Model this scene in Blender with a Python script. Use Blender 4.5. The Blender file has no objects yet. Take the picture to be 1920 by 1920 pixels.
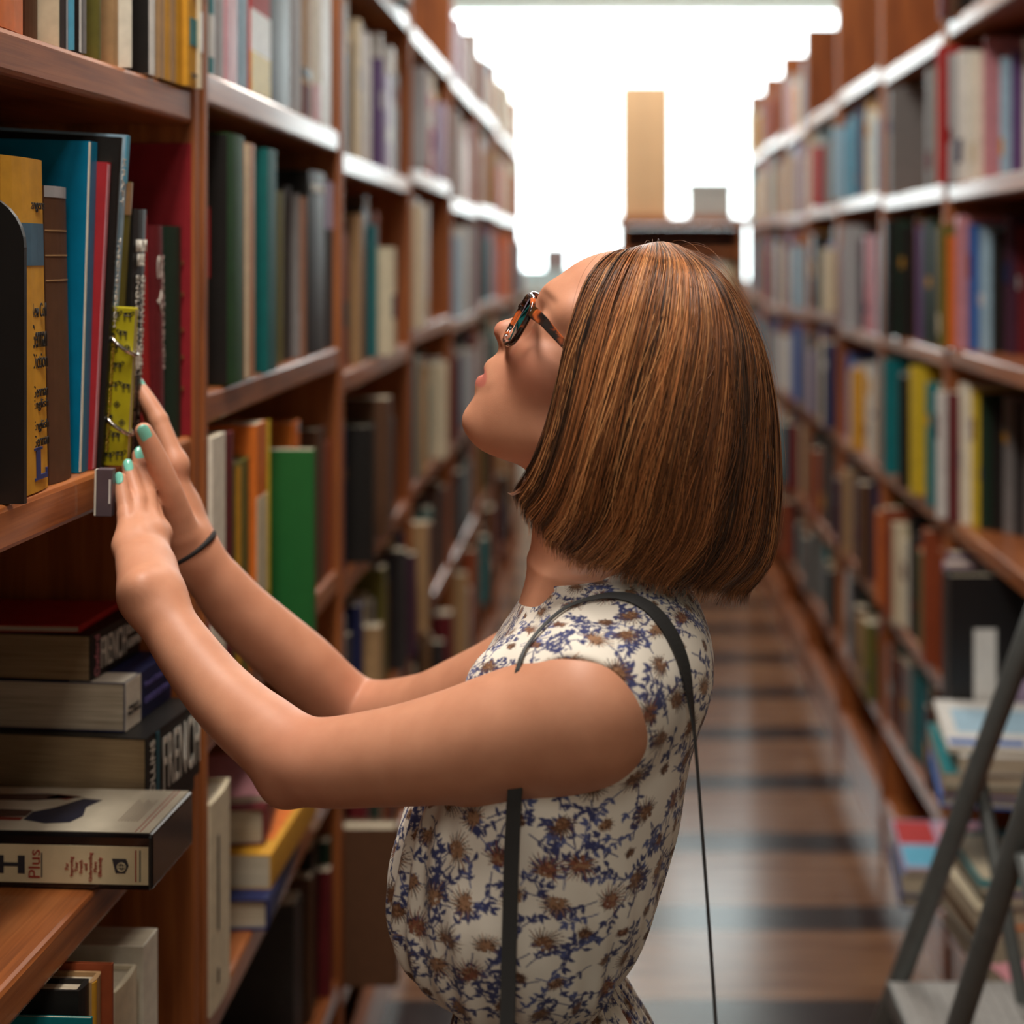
import bpy, bmesh, math, random
import numpy as np
from mathutils import Vector, Matrix

# ------------------------------------------------------------------ camera, world, light, exposure
sc = bpy.context.scene
COL = sc.collection
cam_d = bpy.data.cameras.new('camera'); cam = bpy.data.objects.new('camera', cam_d); COL.objects.link(cam)
EYE = 1.58; FPX = 2800.0; CX = 1141.0; CY = 475.0          # 35 mm lens on a 24 mm square crop of a 1920 frame
cam.location = (0, 0, EYE); cam.rotation_euler = (math.pi/2, 0, 0)
cam_d.lens = 35; cam_d.sensor_width = 24; cam_d.sensor_fit = 'HORIZONTAL'
cam_d.shift_x = (960-CX)/1920; cam_d.shift_y = (CY-960)/1920
cam_d.dof.use_dof = True; cam_d.dof.focus_distance = 1.245; cam_d.dof.aperture_fstop = 2.1
cam_d.clip_start = .02
sc.camera = cam
vs = sc.view_settings
vs.view_transform = 'Standard'; vs.look = 'None'; vs.gamma = 1; vs.use_curve_mapping = False
vs.exposure = 0.0
w = bpy.data.worlds.new('world'); sc.world = w; w.use_nodes = True
w.node_tree.nodes['Background'].inputs[0].default_value = (.80, .90, 1, 1)
w.node_tree.nodes['Background'].inputs[1].default_value = .35
CEILING_Z = 3.3
# (x, y, length, width, watts) of the ceiling lamps, and the strength of the bright window
LAMPS = [(-.30, 1.15, 1.2, .3, 46), (.05, -0.8, 1.2, .3, 15), (.13, 3.6, 1.2, .3, 17), (.13, 5.7, 1.2, .3, 20), (.13, 7.8, 1.2, .3, 18)]
WINDOW_STRENGTH = 6.0

# ------------------------------------------------------------------ helpers
def lin(c):
    return tuple(((v/255)/12.92 if v/255 <= .04045 else ((v/255+.055)/1.055)**2.4) for v in c)

def tag(o, label=None, cat=None, group=None, kind=None):
    if label: o['label'] = label
    if cat: o['category'] = cat
    if group: o['group'] = group
    if kind: o['kind'] = kind
    return o

def link(name, data, parent=None):
    o = bpy.data.objects.new(name, data); COL.objects.link(o)
    if parent is not None: o.parent = parent
    return o

def empty(name, loc=(0, 0, 0), rot=(0, 0, 0)):
    o = link(name, None); o.location = loc; o.rotation_euler = rot; o.empty_display_size = .05
    return o

def mesh(name, verts, faces, mats=None, parent=None, smooth=False, fmat=None):
    me = bpy.data.meshes.new(name); me.from_pydata([tuple(v) for v in verts], [], [tuple(f) for f in faces])
    for m in (mats if isinstance(mats, (list, tuple)) else [mats]):
        if m: me.materials.append(m)
    if fmat is not None: me.polygons.foreach_set('material_index', fmat)
    if smooth: me.polygons.foreach_set('use_smooth', [True]*len(me.polygons))
    me.validate(); me.update()
    return link(name, me, parent)

class MB:
    """collects boxes and tubes into one mesh"""
    def __init__(s): s.v = []; s.f = []; s.m = []
    def add(s, vs, fs, m=0):
        n = len(s.v); s.v += [tuple(v) for v in vs]; s.f += [tuple(i+n for i in f) for f in fs]; s.m += [m]*len(fs); return s
    def box(s, a, b, m=0, M=None):
        x0, y0, z0 = a; x1, y1, z1 = b
        vs = [(x0,y0,z0),(x1,y0,z0),(x1,y1,z0),(x0,y1,z0),(x0,y0,z1),(x1,y0,z1),(x1,y1,z1),(x0,y1,z1)]
        if M is not None: vs = [M @ Vector(v) for v in vs]
        return s.add(vs, [(3,2,1,0),(4,5,6,7),(0,1,5,4),(1,2,6,5),(2,3,7,6),(3,0,4,7)], m)
    def tube(s, pts, r, seg=10, m=0, cap=True, sx=1, closed=False):
        pts = [Vector(p) for p in pts]; n = len(pts); vs = []; up = None
        for i, p in enumerate(pts):
            t = (pts[(i+1) % n]-pts[i-1]) if closed else (pts[min(i+1, n-1)]-pts[max(i-1, 0)])
            t.normalize()
            if up is None: up = t.orthogonal().normalized()
            up = (up-t*up.dot(t)).normalized(); w_ = t.cross(up)
            rr = r[i] if hasattr(r, '__len__') else r
            for k in range(seg):
                a = 2*math.pi*k/seg
                vs.append(p+up*(rr*math.cos(a))+w_*(rr*sx*math.sin(a)))
        fs = [(i*seg+k, i*seg+(k+1) % seg, ((i+1) % n)*seg+(k+1) % seg, ((i+1) % n)*seg+k) for i in range(n if closed else n-1) for k in range(seg)]
        if cap and not closed: fs += [tuple(range(seg))[::-1], tuple((n-1)*seg+k for k in range(seg))]
        return s.add(vs, fs, m)
    def build(s, name, mats, parent=None, smooth=False, bevel=0):
        o = mesh(name, s.v, s.f, mats, parent, smooth, s.m)
        if bevel:
            b = o.modifiers.new('bevel', 'BEVEL'); b.width = bevel; b.segments = 2; b.limit_method = 'ANGLE'
        return o

def P(px, py, Y):
    """the point of the room seen at a pixel of the photograph at depth Y"""
    return Vector(((px-CX)*Y/FPX, Y, EYE-(py-CY)*Y/FPX))

# ------------------------------------------------------------------ materials
MATS = {}
def nodes(name):
    m = bpy.data.materials.new(name); m.use_nodes = True
    nt = m.node_tree; return m, nt, nt.nodes['Principled BSDF']
def N(nt, t, **kw):
    n = nt.nodes.new(t)
    for k, v in kw.items():
        if k in n.inputs: n.inputs[k].default_value = v
        else: setattr(n, k, v)
    return n
def ramp(nt, stops):
    r = N(nt, 'ShaderNodeValToRGB'); e = r.color_ramp.elements
    while len(e) < len(stops): e.new(.5)
    for el, (p, c) in zip(e, stops): el.position = p; el.color = (*c[:3], 1)
    return r
def plain(name, rgb, rough=.5, var=.12, scale=40, spec=.5, metal=0, coat=0):
    """a colour with slight procedural wear"""
    if name in MATS: return MATS[name]
    m, nt, b = nodes(name); c = lin(rgb)
    tc = N(nt, 'ShaderNodeTexCoord'); nz = N(nt, 'ShaderNodeTexNoise', Scale=scale, Detail=4.0)
    nt.links.new(tc.outputs['Object'], nz.inputs['Vector'])
    r = ramp(nt, [(.3, [v*(1-var) for v in c]), (.7, [min(1, v*(1+var)) for v in c])])
    nt.links.new(nz.outputs['Fac'], r.inputs['Fac']); nt.links.new(r.outputs['Color'], b.inputs['Base Color'])
    b.inputs['Roughness'].default_value = rough; b.inputs['Specular IOR Level'].default_value = spec
    b.inputs['Metallic'].default_value = metal; b.inputs['Coat Weight'].default_value = coat
    MATS[name] = m; return m
def wood(name, dark, mid, light, axis='Y', rough=.32, coat=.35, scale=1.0):
    if name in MATS: return MATS[name]
    m, nt, b = nodes(name)
    tc = N(nt, 'ShaderNodeTexCoord'); mp = N(nt, 'ShaderNodeMapping')
    s = [26*scale]*3; s['XYZ'.index(axis)] = 2.2*scale
    mp.inputs['Scale'].default_value = s
    nt.links.new(tc.outputs['Object'], mp.inputs['Vector'])
    n1 = N(nt, 'ShaderNodeTexNoise', Scale=1.0, Detail=6.0, Distortion=1.2); nt.links.new(mp.outputs[0], n1.inputs['Vector'])
    mp2 = N(nt, 'ShaderNodeMapping'); s2 = [320*scale]*3; s2['XYZ'.index(axis)] = 8*scale
    mp2.inputs['Scale'].default_value = s2; nt.links.new(tc.outputs['Object'], mp2.inputs['Vector'])
    n2 = N(nt, 'ShaderNodeTexNoise', Scale=1.0, Detail=2.0); nt.links.new(mp2.outputs[0], n2.inputs['Vector'])
    mx = N(nt, 'ShaderNodeMix'); mx.inputs['Factor'].default_value = .3
    nt.links.new(n1.outputs['Fac'], mx.inputs['A']); nt.links.new(n2.outputs['Fac'], mx.inputs['B'])
    r = ramp(nt, [(.30, lin(dark)), (.5, lin(mid)), (.70, lin(light))])
    nt.links.new(mx.outputs['Result'], r.inputs['Fac']); nt.links.new(r.outputs['Color'], b.inputs['Base Color'])
    b.inputs['Roughness'].default_value = rough; b.inputs['Coat Weight'].default_value = coat; b.inputs['Coat Roughness'].default_value = .11
    bp = N(nt, 'ShaderNodeBump', Strength=.08, Distance=.002); nt.links.new(n2.outputs['Fac'], bp.inputs['Height']); nt.links.new(bp.outputs[0], b.inputs['Normal'])
    MATS[name] = m; return m
SHELF = wood('shelf_wood', (104, 54, 24), (154, 86, 40), (186, 114, 60), 'Y', .45, .45)
UPRIGHT = wood('upright_wood', (106, 54, 24), (158, 88, 38), (188, 112, 54), 'Z', .6, 0)
BACKWOOD = wood('back_wood', (60, 34, 20), (84, 48, 27), (104, 62, 36), 'Z', .6, 0)
def page_mat(name, c1, c2):
    m, nt, b = nodes(name)
    tc = N(nt, 'ShaderNodeTexCoord'); mp = N(nt, 'ShaderNodeMapping'); mp.inputs['Scale'].default_value = (14, 1600, 14)
    nt.links.new(tc.outputs['Object'], mp.inputs['Vector'])
    nz = N(nt, 'ShaderNodeTexNoise', Scale=1.0, Detail=3.0); nt.links.new(mp.outputs[0], nz.inputs['Vector'])
    r = ramp(nt, [(.3, lin(c1)), (.68, lin(c2))]); nt.links.new(nz.outputs['Fac'], r.inputs['Fac'])
    nt.links.new(r.outputs['Color'], b.inputs['Base Color']); b.inputs['Roughness'].default_value = .85
    b.inputs['Specular IOR Level'].default_value = .15
    return m
PAGES = page_mat('paper_edges', (150, 136, 112), (214, 202, 178))
PAGES_BROWN = page_mat('brown_paper_edges', (118, 96, 70), (172, 148, 112))  # browner and darker than the other page edges

# ------------------------------------------------------------------ room shell
def struct(name, mb, mats, **kw):
    return tag(mb.build(name, mats, **kw), kind='structure')
m, nt, b = nodes('plank_floor')
tc = N(nt, 'ShaderNodeTexCoord'); sx = N(nt, 'ShaderNodeSeparateXYZ'); nt.links.new(tc.outputs['Object'], sx.inputs[0])
ad = N(nt, 'ShaderNodeMath', operation='ADD'); ad.inputs[1].default_value = .455*20-3.485; nt.links.new(sx.outputs['Y'], ad.inputs[0])
md = N(nt, 'ShaderNodeMath', operation='MODULO'); md.inputs[1].default_value = .455; nt.links.new(ad.outputs[0], md.inputs[0])
dv = N(nt, 'ShaderNodeMath', operation='DIVIDE'); dv.inputs[1].default_value = .455; nt.links.new(md.outputs[0], dv.inputs[0])
rb = ramp(nt, [(0, (1, 1, 1)), (.27, (1, 1, 1)), (.31, (0, 0, 0)), (1, (0, 0, 0))]); nt.links.new(dv.outputs[0], rb.inputs['Fac'])
mp = N(nt, 'ShaderNodeMapping'); mp.inputs['Scale'].default_value = (4, 30, 1); nt.links.new(tc.outputs['Object'], mp.inputs['Vector'])
nz = N(nt, 'ShaderNodeTexNoise', Scale=1.0, Detail=5.0); nt.links.new(mp.outputs[0], nz.inputs['Vector'])
ra = ramp(nt, [(.3, lin((98, 66, 46))), (.7, lin((138, 102, 76)))]); nt.links.new(nz.outputs['Fac'], ra.inputs['Fac'])
rd = ramp(nt, [(.3, lin((34, 26, 25))), (.7, lin((50, 39, 37)))]); nt.links.new(nz.outputs['Fac'], rd.inputs['Fac'])
mx = N(nt, 'ShaderNodeMix', data_type='RGBA'); nt.links.new(rb.outputs['Color'], mx.inputs['Factor'])
nt.links.new(ra.outputs['Color'], mx.inputs['A']); nt.links.new(rd.outputs['Color'], mx.inputs['B'])
nt.links.new(mx.outputs['Result'], b.inputs['Base Color']); b.inputs['Roughness'].default_value = .2; b.inputs['Specular IOR Level'].default_value = .5
FLOOR = m
WALL = plain('painted_wall', (214, 212, 204), .8, .04, 6)
CEIL = plain('painted_ceiling', (226, 226, 220), .85, .03, 4)
RX0, RX1, RY0, RY1 = -2.2, 2.9, -2.6, 9.8
struct('floor', MB().box((RX0, RY0, -.1), (RX1, RY1, 0)), FLOOR)
struct('ceiling', MB().box((RX0, RY0, CEILING_Z), (RX1, RY1, CEILING_Z+.1)), CEIL)
struct('wall_left', MB().box((RX0-.1, RY0, 0), (RX0, RY1, CEILING_Z)), WALL)
struct('wall_right', MB().box((RX1, RY0, 0), (RX1+.1, RY1, CEILING_Z)), WALL)
struct('wall_front', MB().box((RX0, RY0-.1, 0), (RX1, RY0, CEILING_Z)), WALL)
WX0, WX1, WZ0, WZ1 = -1.5, 2.6, 1.36, 3.22
wb = MB()
wb.box((RX0, RY1, 0), (RX1, RY1+.2, WZ0)); wb.box((RX0, RY1, WZ1), (RX1, RY1+.2, CEILING_Z))
wb.box((RX0, RY1, WZ0), (WX0, RY1+.2, WZ1)); wb.box((WX1, RY1, WZ0), (RX1, RY1+.2, WZ1))
struct('wall_back', wb, WALL)
m, nt, b = nodes('bright_window_pane')
b.inputs['Base Color'].default_value = (.8, .85, .88, 1); b.inputs['Roughness'].default_value = .2
tc = N(nt, 'ShaderNodeTexCoord'); nz = N(nt, 'ShaderNodeTexNoise', Scale=.8, Detail=1.0); nt.links.new(tc.outputs['Object'], nz.inputs['Vector'])
r = ramp(nt, [(.3, (.82, .95, .97)), (.7, (.90, 1.0, 1.0))]); nt.links.new(nz.outputs['Fac'], r.inputs['Fac'])
nt.links.new(r.outputs['Color'], b.inputs['Emission Color']); b.inputs['Emission Strength'].default_value = WINDOW_STRENGTH
PANE = m
FRAMEM = plain('white_window_frame', (226, 228, 226), .5, .03)
win = tag(MB().box((WX0, RY1+.10, WZ0), (WX1, RY1+.115, WZ1)).build('window_1', PANE), kind='structure')
fr = MB()
for x in (WX0, WX1-.06): fr.box((x, RY1+.02, WZ0), (x+.06, RY1+.09, WZ1))
for z in (WZ0, WZ1-.05): fr.box((WX0+.06, RY1+.02, z), (WX1-.06, RY1+.09, z+.05))
fr.build('window_frame', FRAMEM, win)
MB().box((WX0-.05, RY1-.12, WZ0-.04), (WX1+.05, RY1+.02, WZ0)).build('window_sill', FRAMEM, win)

# ceiling lamps: a fixture with a glowing diffuser, and its own light
LAMPM = plain('lamp_housing', (230, 230, 226), .5, .02)
m, nt, b = nodes('lamp_diffuser'); b.inputs['Emission Color'].default_value = (1, .86, .70, 1); b.inputs['Emission Strength'].default_value = 3.0
DIFF = m
onames = ['above the camera end of the aisle', 'above the woman', 'over the middle of the aisle', 'over the far half of the aisle', 'close to the window']
for i, (x, y, L, W_, watts) in enumerate(sorted(LAMPS, key=lambda t: t[1])):
    e = tag(empty('ceiling_lamp', (x, y, CEILING_Z)), 'long white ceiling lamp '+onames[i], 'lamp', 'ceiling lamps over the aisle')
    MB().box((-W_/2, -L/2, -.07), (W_/2, L/2, 0)).build('lamp_housing', LAMPM, e, bevel=.006)
    MB().box((-W_/2+.02, -L/2+.02, -.078), (W_/2-.02, L/2-.02, -.07)).build('diffuser', DIFF, e)
    ld = bpy.data.lights.new('lamp_light', 'AREA'); ld.shape = 'RECTANGLE'; ld.size = W_; ld.size_y = L; ld.energy = watts; ld.color = (1, .94, .87)
    lo = link('lamp_light', ld, e); lo.location = (0, 0, -.085)

# ------------------------------------------------------------------ bookcases
LX = -.46; RX = .72; T = .020                                   # aisle faces of the two rows, thickness of the uprights
def bookcase(label, y0, y1, face, levels, top, side, group, skew=0, front=None):
    """side -1: stands left of the aisle and opens to +X; +1: the other way. y0..y1 outside faces; face = X of the front edge"""
    D = .29; s = -side
    e = tag(empty('bookcase', (face, y1, 0), (0, 0, skew)), label, 'bookcase', group)
    L = y1-y0
    def bx(xa, ya, za, xb, yb, zb, name, mt, bev=.003):
        X0, X1 = sorted((xa*s, xb*s))
        return MB().box((X0, ya, za), (X1, yb, zb)).build(name, mt, e, bevel=bev)
    for ya in (-L, -T): bx(-D, ya, 0, 0, ya+T, top, 'side_panel', UPRIGHT)
    bx(-D-.012, -L, 0, -D, 0, top, 'back_panel', BACKWOOD, 0)
    for z in levels:
        bx(-D, -L+T, z-.038, -.002, -T, z, 'shelf', SHELF, .005)
    bx(-.03, -L+T, 0, -.006, -T, min(.11, levels[0]-.039), 'plinth', SHELF, 0)
    return e
SK = -.048                                                     # the bay she stands at is turned a little
LBAYS = [(.782, 1.682, [.215, .60, .99, 1.377, 1.762, 2.13]), (1.697, 2.575, [.34, .70, 1.04, 1.42, 1.79, 2.14]), (2.577, 3.475, [.30, .66, 1.012, 1.372, 1.756, 2.13]),
         (3.477, 4.375, [.32, .68, 1.03, 1.40, 1.785, 2.12]), (4.377, 5.275, [.31, .67, 1.02, 1.38, 1.745, 2.11]),
         (5.277, 6.175, [.32, .68, 1.03, 1.40, 1.76, 2.12]), (6.177, 7.075, [.31, .67, 1.02, 1.38, 1.75, 2.11]), (7.077, 7.70, [.31, .67, 1.02, 1.38, 1.75, 2.11])]
ORD = ['zeroth', 'first', 'second', 'third', 'fourth', 'fifth', 'sixth', 'seventh', 'eighth', 'ninth', 'tenth', 'eleventh', 'twelfth', 'thirteenth', 'fourteenth', 'fifteenth', 'sixteenth',
       'seventeenth', 'eighteenth', 'nineteenth', 'twentieth', 'twenty-first', 'twenty-second', 'twenty-third', 'twenty-fourth', 'twenty-fifth', 'twenty-sixth', 'twenty-seventh', 'twenty-eighth', 'twenty-ninth', 'thirtieth']
bl = ['wooden bookcase bay whose books the woman is touching', 'wooden bookcase bay with the green standing book, past her hands', 'third wooden bookcase bay along the row she faces, behind her forearms',
      'fourth wooden bookcase bay along the row she faces', 'fifth wooden bookcase bay along the row she faces', 'sixth wooden bookcase bay along the row she faces', 'seventh wooden bookcase bay along the row she faces', 'last narrow bookcase bay of the row she faces, by the window']
for i, (y0, y1, lv) in enumerate(LBAYS):
    bookcase(bl[i], y0, y1, LX, lv, 2.36 if i else 2.4, -1, 'bookcases she faces', SK if i == 0 else 0)
RBAYS = []
ys = [1.70, 2.45, 3.20, 3.95, 4.70, 5.45, 6.20, 6.95, 7.70]
rl = [[.15, .36, .64, 1.02, 1.38, 1.727, 2.075], [.15, .36, .67, 1.01, 1.36, 1.745, 2.08], [.15, .36, .66, 1.02, 1.385, 1.74, 2.07], [.15, .36, .66, 1.02, 1.37, 1.73, 2.06]]
for i in range(len(ys)-1):
    RBAYS.append((ys[i], ys[i+1]-.002, rl[0] if i <= 1 else rl[1+(i % 3)]))
br = ['wooden bookcase bay behind the ladder, mostly outside the view', 'wooden bookcase bay holding the black binder, behind the step ladder', 'third wooden bookcase bay of the row behind her back', 'last tall wooden bookcase bay of the row behind her back',
      'first lower wooden bookcase bay of the row behind her back', 'second lower wooden bookcase bay of the row behind her back', 'third lower wooden bookcase bay of the row behind her back', 'last wooden bookcase bay of the row behind her, by the window']
for i, (y0, y1, lv) in enumerate(RBAYS):
    bookcase(br[i], y0, y1, RX, lv, 2.75 if i <= 3 else 2.40, 1, 'bookcases behind her back')
# ------------------------------------------------------------------ books
random.seed(11)
PAL = dict(black=(34,32,30), charcoal=(58,54,54), grey=(128,124,122), silver=(170,170,172), white=(222,220,214), cream=(216,202,172), tan=(176,140,98), brown=(92,62,42), maroon=(104,30,34), red=(178,42,40),
           crimson=(146,32,40), orange=(214,112,38), mustard=(206,150,44), yellow=(222,190,50), olive=(110,104,44), green=(46,100,52), teal=(22,118,124), navy=(36,42,84), blue=(50,98,168), pale_blue=(160,192,210),
           purple=(96,68,118), lilac=(176,158,186), pink=(206,142,150), rust=(150,72,40), bottle_green=(28,52,38), sky=(90,170,200), ivory=(232,226,208), plum=(70,36,56))
def cover(name, rough=.42):
    return plain('cover_'+name, PAL[name], rough, .1, 60, .3)

def text_mesh(s, w, h, mat, name, parent, M, bold=0, sp=1.0, line=.9, align='CENTER'):
    """lettering fitted into a w x h box, centred on the origin of M (x along the words, y up, z out of the surface)"""
    c = bpy.data.curves.new(name, 'FONT'); c.body = s; c.size = 1; c.extrude = .004; c.offset = bold; c.space_character = sp; c.space_line = line; c.align_x = align
    o = bpy.data.objects.new(name, c); COL.objects.link(o)
    dg = bpy.context.evaluated_depsgraph_get(); me = bpy.data.meshes.new_from_object(o.evaluated_get(dg))
    bpy.data.objects.remove(o); bpy.data.curves.remove(c)
    n = len(me.vertices); a = np.empty(n*3); me.vertices.foreach_get('co', a); a = a.reshape(-1, 3)
    lo, hi = a.min(0), a.max(0); a = (a-(lo+hi)/2)/np.maximum(hi-lo, 1e-6)*np.array([w, h, .0006])
    me.vertices.foreach_set('co', a.ravel()); me.materials.clear(); me.materials.append(mat); me.transform(M); me.update(); me.name = name
    return link(name, me, parent)
def MS(x, y, z, vertical=False):
    """frame on a spine that faces local +X; vertical lettering reads from the top down"""
    if vertical: X, Y_ = Vector((0, 0, -1)), Vector((0, 1, 0))
    else: X, Y_ = Vector((0, 1, 0)), Vector((0, 0, 1))
    Z = X.cross(Y_); return Matrix(((X.x, Y_.x, Z.x, x), (X.y, Y_.y, Z.y, y), (X.z, Y_.z, Z.z, z), (0, 0, 0, 1)))

def book_geo(t, h, d, hard=True, bulge=None):
    """cover profile (U shape) and page block of a closed book: spine at x=0 facing +X, thickness along y, height along z"""
    ct = .0028 if hard else .0012; ct = min(ct, t*.2); bu = (min(.003, t*.1) if hard else .0006) if bulge is None else bulge
    k = 5 if hard else 3; arc = [(-bu*(2*i/k-1)**2, t*i/k) for i in range(k+1)]
    out = [(-d, 0)] + arc + [(-d, t)]; inn = [(-d, t-ct), (-ct-bu, t-ct), (-ct-bu, ct), (-d, ct)]
    pr = out+inn; n = len(pr)
    vs = [(x, y, 0) for x, y in pr]+[(x, y, h) for x, y in pr]
    fs = [(i, (i+1) % n, n+(i+1) % n, n+i) for i in range(n)]+[tuple(range(n))[::-1], tuple(n+i for i in range(n))]
    ins = .004 if hard else .0004
    pb = MB().box((-d+(.005 if hard else .0006), ct, ins), (-ct-bu, t-ct, h-ins))
    return vs, fs, pb.v, pb.f, bu

BOOKS = 0
def make_book(col, t, h, d, loc, rot=(0, 0, 0), label=None, group=None, hard=True, pages=None, bands=(), name='book', bulge=None, pal=True, tophead=None):
    global BOOKS; BOOKS += 1
    vs, fs, pv, pf, bu = book_geo(t, h, d, hard, bulge)
    mt = cover(col, .58) if pal else col
    o = mesh(name, vs, fs, mt); o.location = loc; o.rotation_euler = rot
    pg = mesh('page_block', pv, pf, pages or PAGES, o)
    for (z0, z1, c, *rest) in bands:
        y0, y1 = (rest + [.0, t])[:2] if rest else (.0003, t-.0003)
        k = 5; arc = [(-bu*(2*i/k-1)**2+.0004, y0+(y1-y0)*i/k) for i in range(k+1)] if hard else [(.0005, y0), (.0005, y1)]
        vv = [(x, y, z0) for x, y in arc]+[(x, y, z1) for x, y in arc]; n = len(arc)
        vv += [(x-.0016, y, z0) for x, y in arc]+[(x-.0016, y, z1) for x, y in arc]
        ff = [(i, i+1, n+i+1, n+i) for i in range(n-1)]+[(2*n+i+1, 2*n+i, 3*n+i, 3*n+i+1) for i in range(n-1)]
        ff += [(i, 2*n+i, 2*n+i+1, i+1) for i in range(n-1)]+[(n+i, n+i+1, 3*n+i+1, 3*n+i) for i in range(n-1)]+[(0, n, 3*n, 2*n), (n-1, 3*n-1, 4*n-1, 2*n-1)]
        mesh('spine_label', vv, ff, cover(c) if isinstance(c, str) else c, o)
    tag(o, label, 'book', group)
    return o

INK = plain('black_ink', (28, 26, 26), .5, 0); WHITEINK = plain('white_ink', (226, 220, 206), .5, 0); GOLDINK = plain('gold_ink', (196, 158, 60), .4, 0); REDINK = plain('red_ink', (150, 52, 40), .5, 0)
BLUEINK = plain('blue_ink', (38, 52, 110), .5, 0)

# ---- the bay she touches: front line of the shelves is turned by SK about its far end
Y1B = 1.682
def bay1_x(Y): return LX-(Y1B-Y)*.048
LAST = {}
def bay1(px0, px1, Z, out, col, h, d=.17, label='', grp=None, tilt=0, leanx=0, **kw):
    """a book whose spine spans px0..px1 at its foot, its spine 'out' metres in front of the shelf edge"""
    def solve(px):
        q = (px-CX)/FPX; Y = 1.3
        for _ in range(20): Y = (bay1_x(Y)+out)/q
        return Y
    Y0, Y1 = solve(px0), min(solve(px1), kw.pop('cap', Y1B-T-.001)); Y0 = max(Y0, LAST.get(Z, 0)+.0005); t = max(.0038, Y1-Y0-.0006); LAST[Z] = Y0+t
    return make_book(col, t, h, d, (bay1_x(Y0)+out, Y0, Z+.0006), (leanx, tilt, SK), label, grp, **kw)
G1T = 'books on the top shelf of the bay she touches'; ZT = 1.762
bay1(-120, -62, ZT, -.004, 'tan', .22, label='tan book on the top shelf before the black and orange one', grp=G1T, hard=False)
o = bay1(-60, 50, ZT, -.006, 'orange', .24, label='black book with an orange edge at the near end of the top shelf', grp=G1T, bands=[(.035, .2, 'black')])
bay1(52, 76, ZT, -.028, 'brown', .22, label='dark brown book added for the shadow beside the cream book, top shelf', grp=G1T)  # dark brown book stands in for the shadow beside the cream one
bay1(77, 106, ZT, -.012, 'cream', .24, label='thick cream book on the top shelf near the corner', grp=G1T, hard=False)
bay1(107, 113, ZT, -.008, 'charcoal', .23, label='very slim charcoal book between cream and stone-coloured books', grp=G1T, hard=False)
bay1(113, 126, ZT, -.008, 'silver', .24, label='slim stone-grey book before the bright blue book', grp=G1T, hard=False)
bay1(127, 139, ZT, -.004, 'sky', .23, label='bright blue slim book on the top shelf', grp=G1T, hard=False, bands=[(.0, .228, 'white', .013, .017)])
bay1(143, 156, ZT, -.004, 'black', .25, label='slim black book beside the bright blue one', grp=G1T)
bay1(157, 163, ZT, -.002, 'grey', .25, label='slim grey book beside the black one, top shelf', grp=G1T, hard=False)
o = bay1(184, 191, ZT, -.006, 'olive', .24, label='book with a dark gold pictured cover on the top shelf', grp=G1T, hard=False)
# its pictured cover: golden strands on the side that faces the camera
gm = MB()
for i in range(9):
    x = -.030+.0022*i; gm.tube([(x, -.0004, .05+.01*math.sin(i)), (x+.004*math.sin(i*1.3), -.0004, .085), (x+.003, -.0004, .118-.003*abs(i-4))], .0012, 4)
gm.build('cover_picture', GOLDINK, o)
o = bay1(213, 223, ZT, -.010, 'tan', .23, label='worn tan paperback with lined side next to the white spine', grp=G1T, hard=False, pages=PAGES_BROWN)
bay1(224, 241, ZT, .002, 'ivory', .25, label='white-spined paperback before the black book with a framed cover', grp=G1T, hard=False)
o = bay1(283, 294, ZT, .001, 'white', .25, label='black book with a thin gold-white cover frame, top shelf', grp=G1T, hard=True, bulge=.002)
# its black cover with the pale frame line, seen past the white spine
cb = MB().box((-.165, -.0016, .001), (-.002, -.0002, .249)); cb.build('cover_panel', cover('black', .3), o)
fm = MB(); fm.box((-.03, -.0022, .042), (-.0285, -.0015, .2)); fm.box((-.06, -.0022, .0405), (-.0285, -.0015, .042)); fm.build('cover_frame_line', cover('cream'), o)
text_mesh('DICTION', .030, .006, GOLDINK, 'cover_title', o, Matrix.Translation((-.045, -.002, .118)) @ Matrix.Rotation(math.pi/2, 4, 'X'))
st = MB(); st.add([(-.048, -.0022, .083), (-.044, -.0022, .0845), (-.036, -.0022, .083), (-.044, -.0022, .0815), (-.043, -.0022, .092), (-.043, -.0022, .074)], [(0, 1, 2, 3), (4, 1, 3), (5, 3, 1)]); st.build('cover_star', GOLDINK, o)
for i, (a, b_, hh, nm) in enumerate([(300, 310, .235, 'first'), (311, 321, .24, 'second'), (322, 331, .232, 'third'), (332, 343, .238, 'fourth')]):
    bay1(a, b_, ZT, .0, 'mustard' if i % 2 else 'tan', .235+.003*i, label=nm+' thin yellow-tan paperback of four between black and numbered spines', grp='thin yellow paperbacks on the top shelf', hard=False)
o = bay1(346, 369, ZT, .006,  'mustard', .25, label='yellow paperback with a red seven and teal patch on its spine', grp=G1T, hard=False, bands=[(.045, .075, 'teal', .006, .03)])
text_mesh('7', .022, .030, REDINK, 'spine_numeral', o, MS(.0012, .022, .110)); text_mesh('9', .02, .026, INK, 'spine_letter', o, MS(.0012, .022, .150)); text_mesh('BPB', .03, .006, INK, 'publisher_mark', o, MS(.0012, .023, .012))
o = bay1(371, 386, ZT, .010, 'cream', .25, label='pale yellow paperback with a white sticker, last on the top shelf', grp=G1T, hard=False, bands=[(.04, .085, 'white')])
text_mesh('Taschenbuch', .07, .006, INK, 'spine_title', o, MS(.0012, .014, .13, True))

G1M = 'books on the shelf at her hands'; ZM = 1.377
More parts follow.
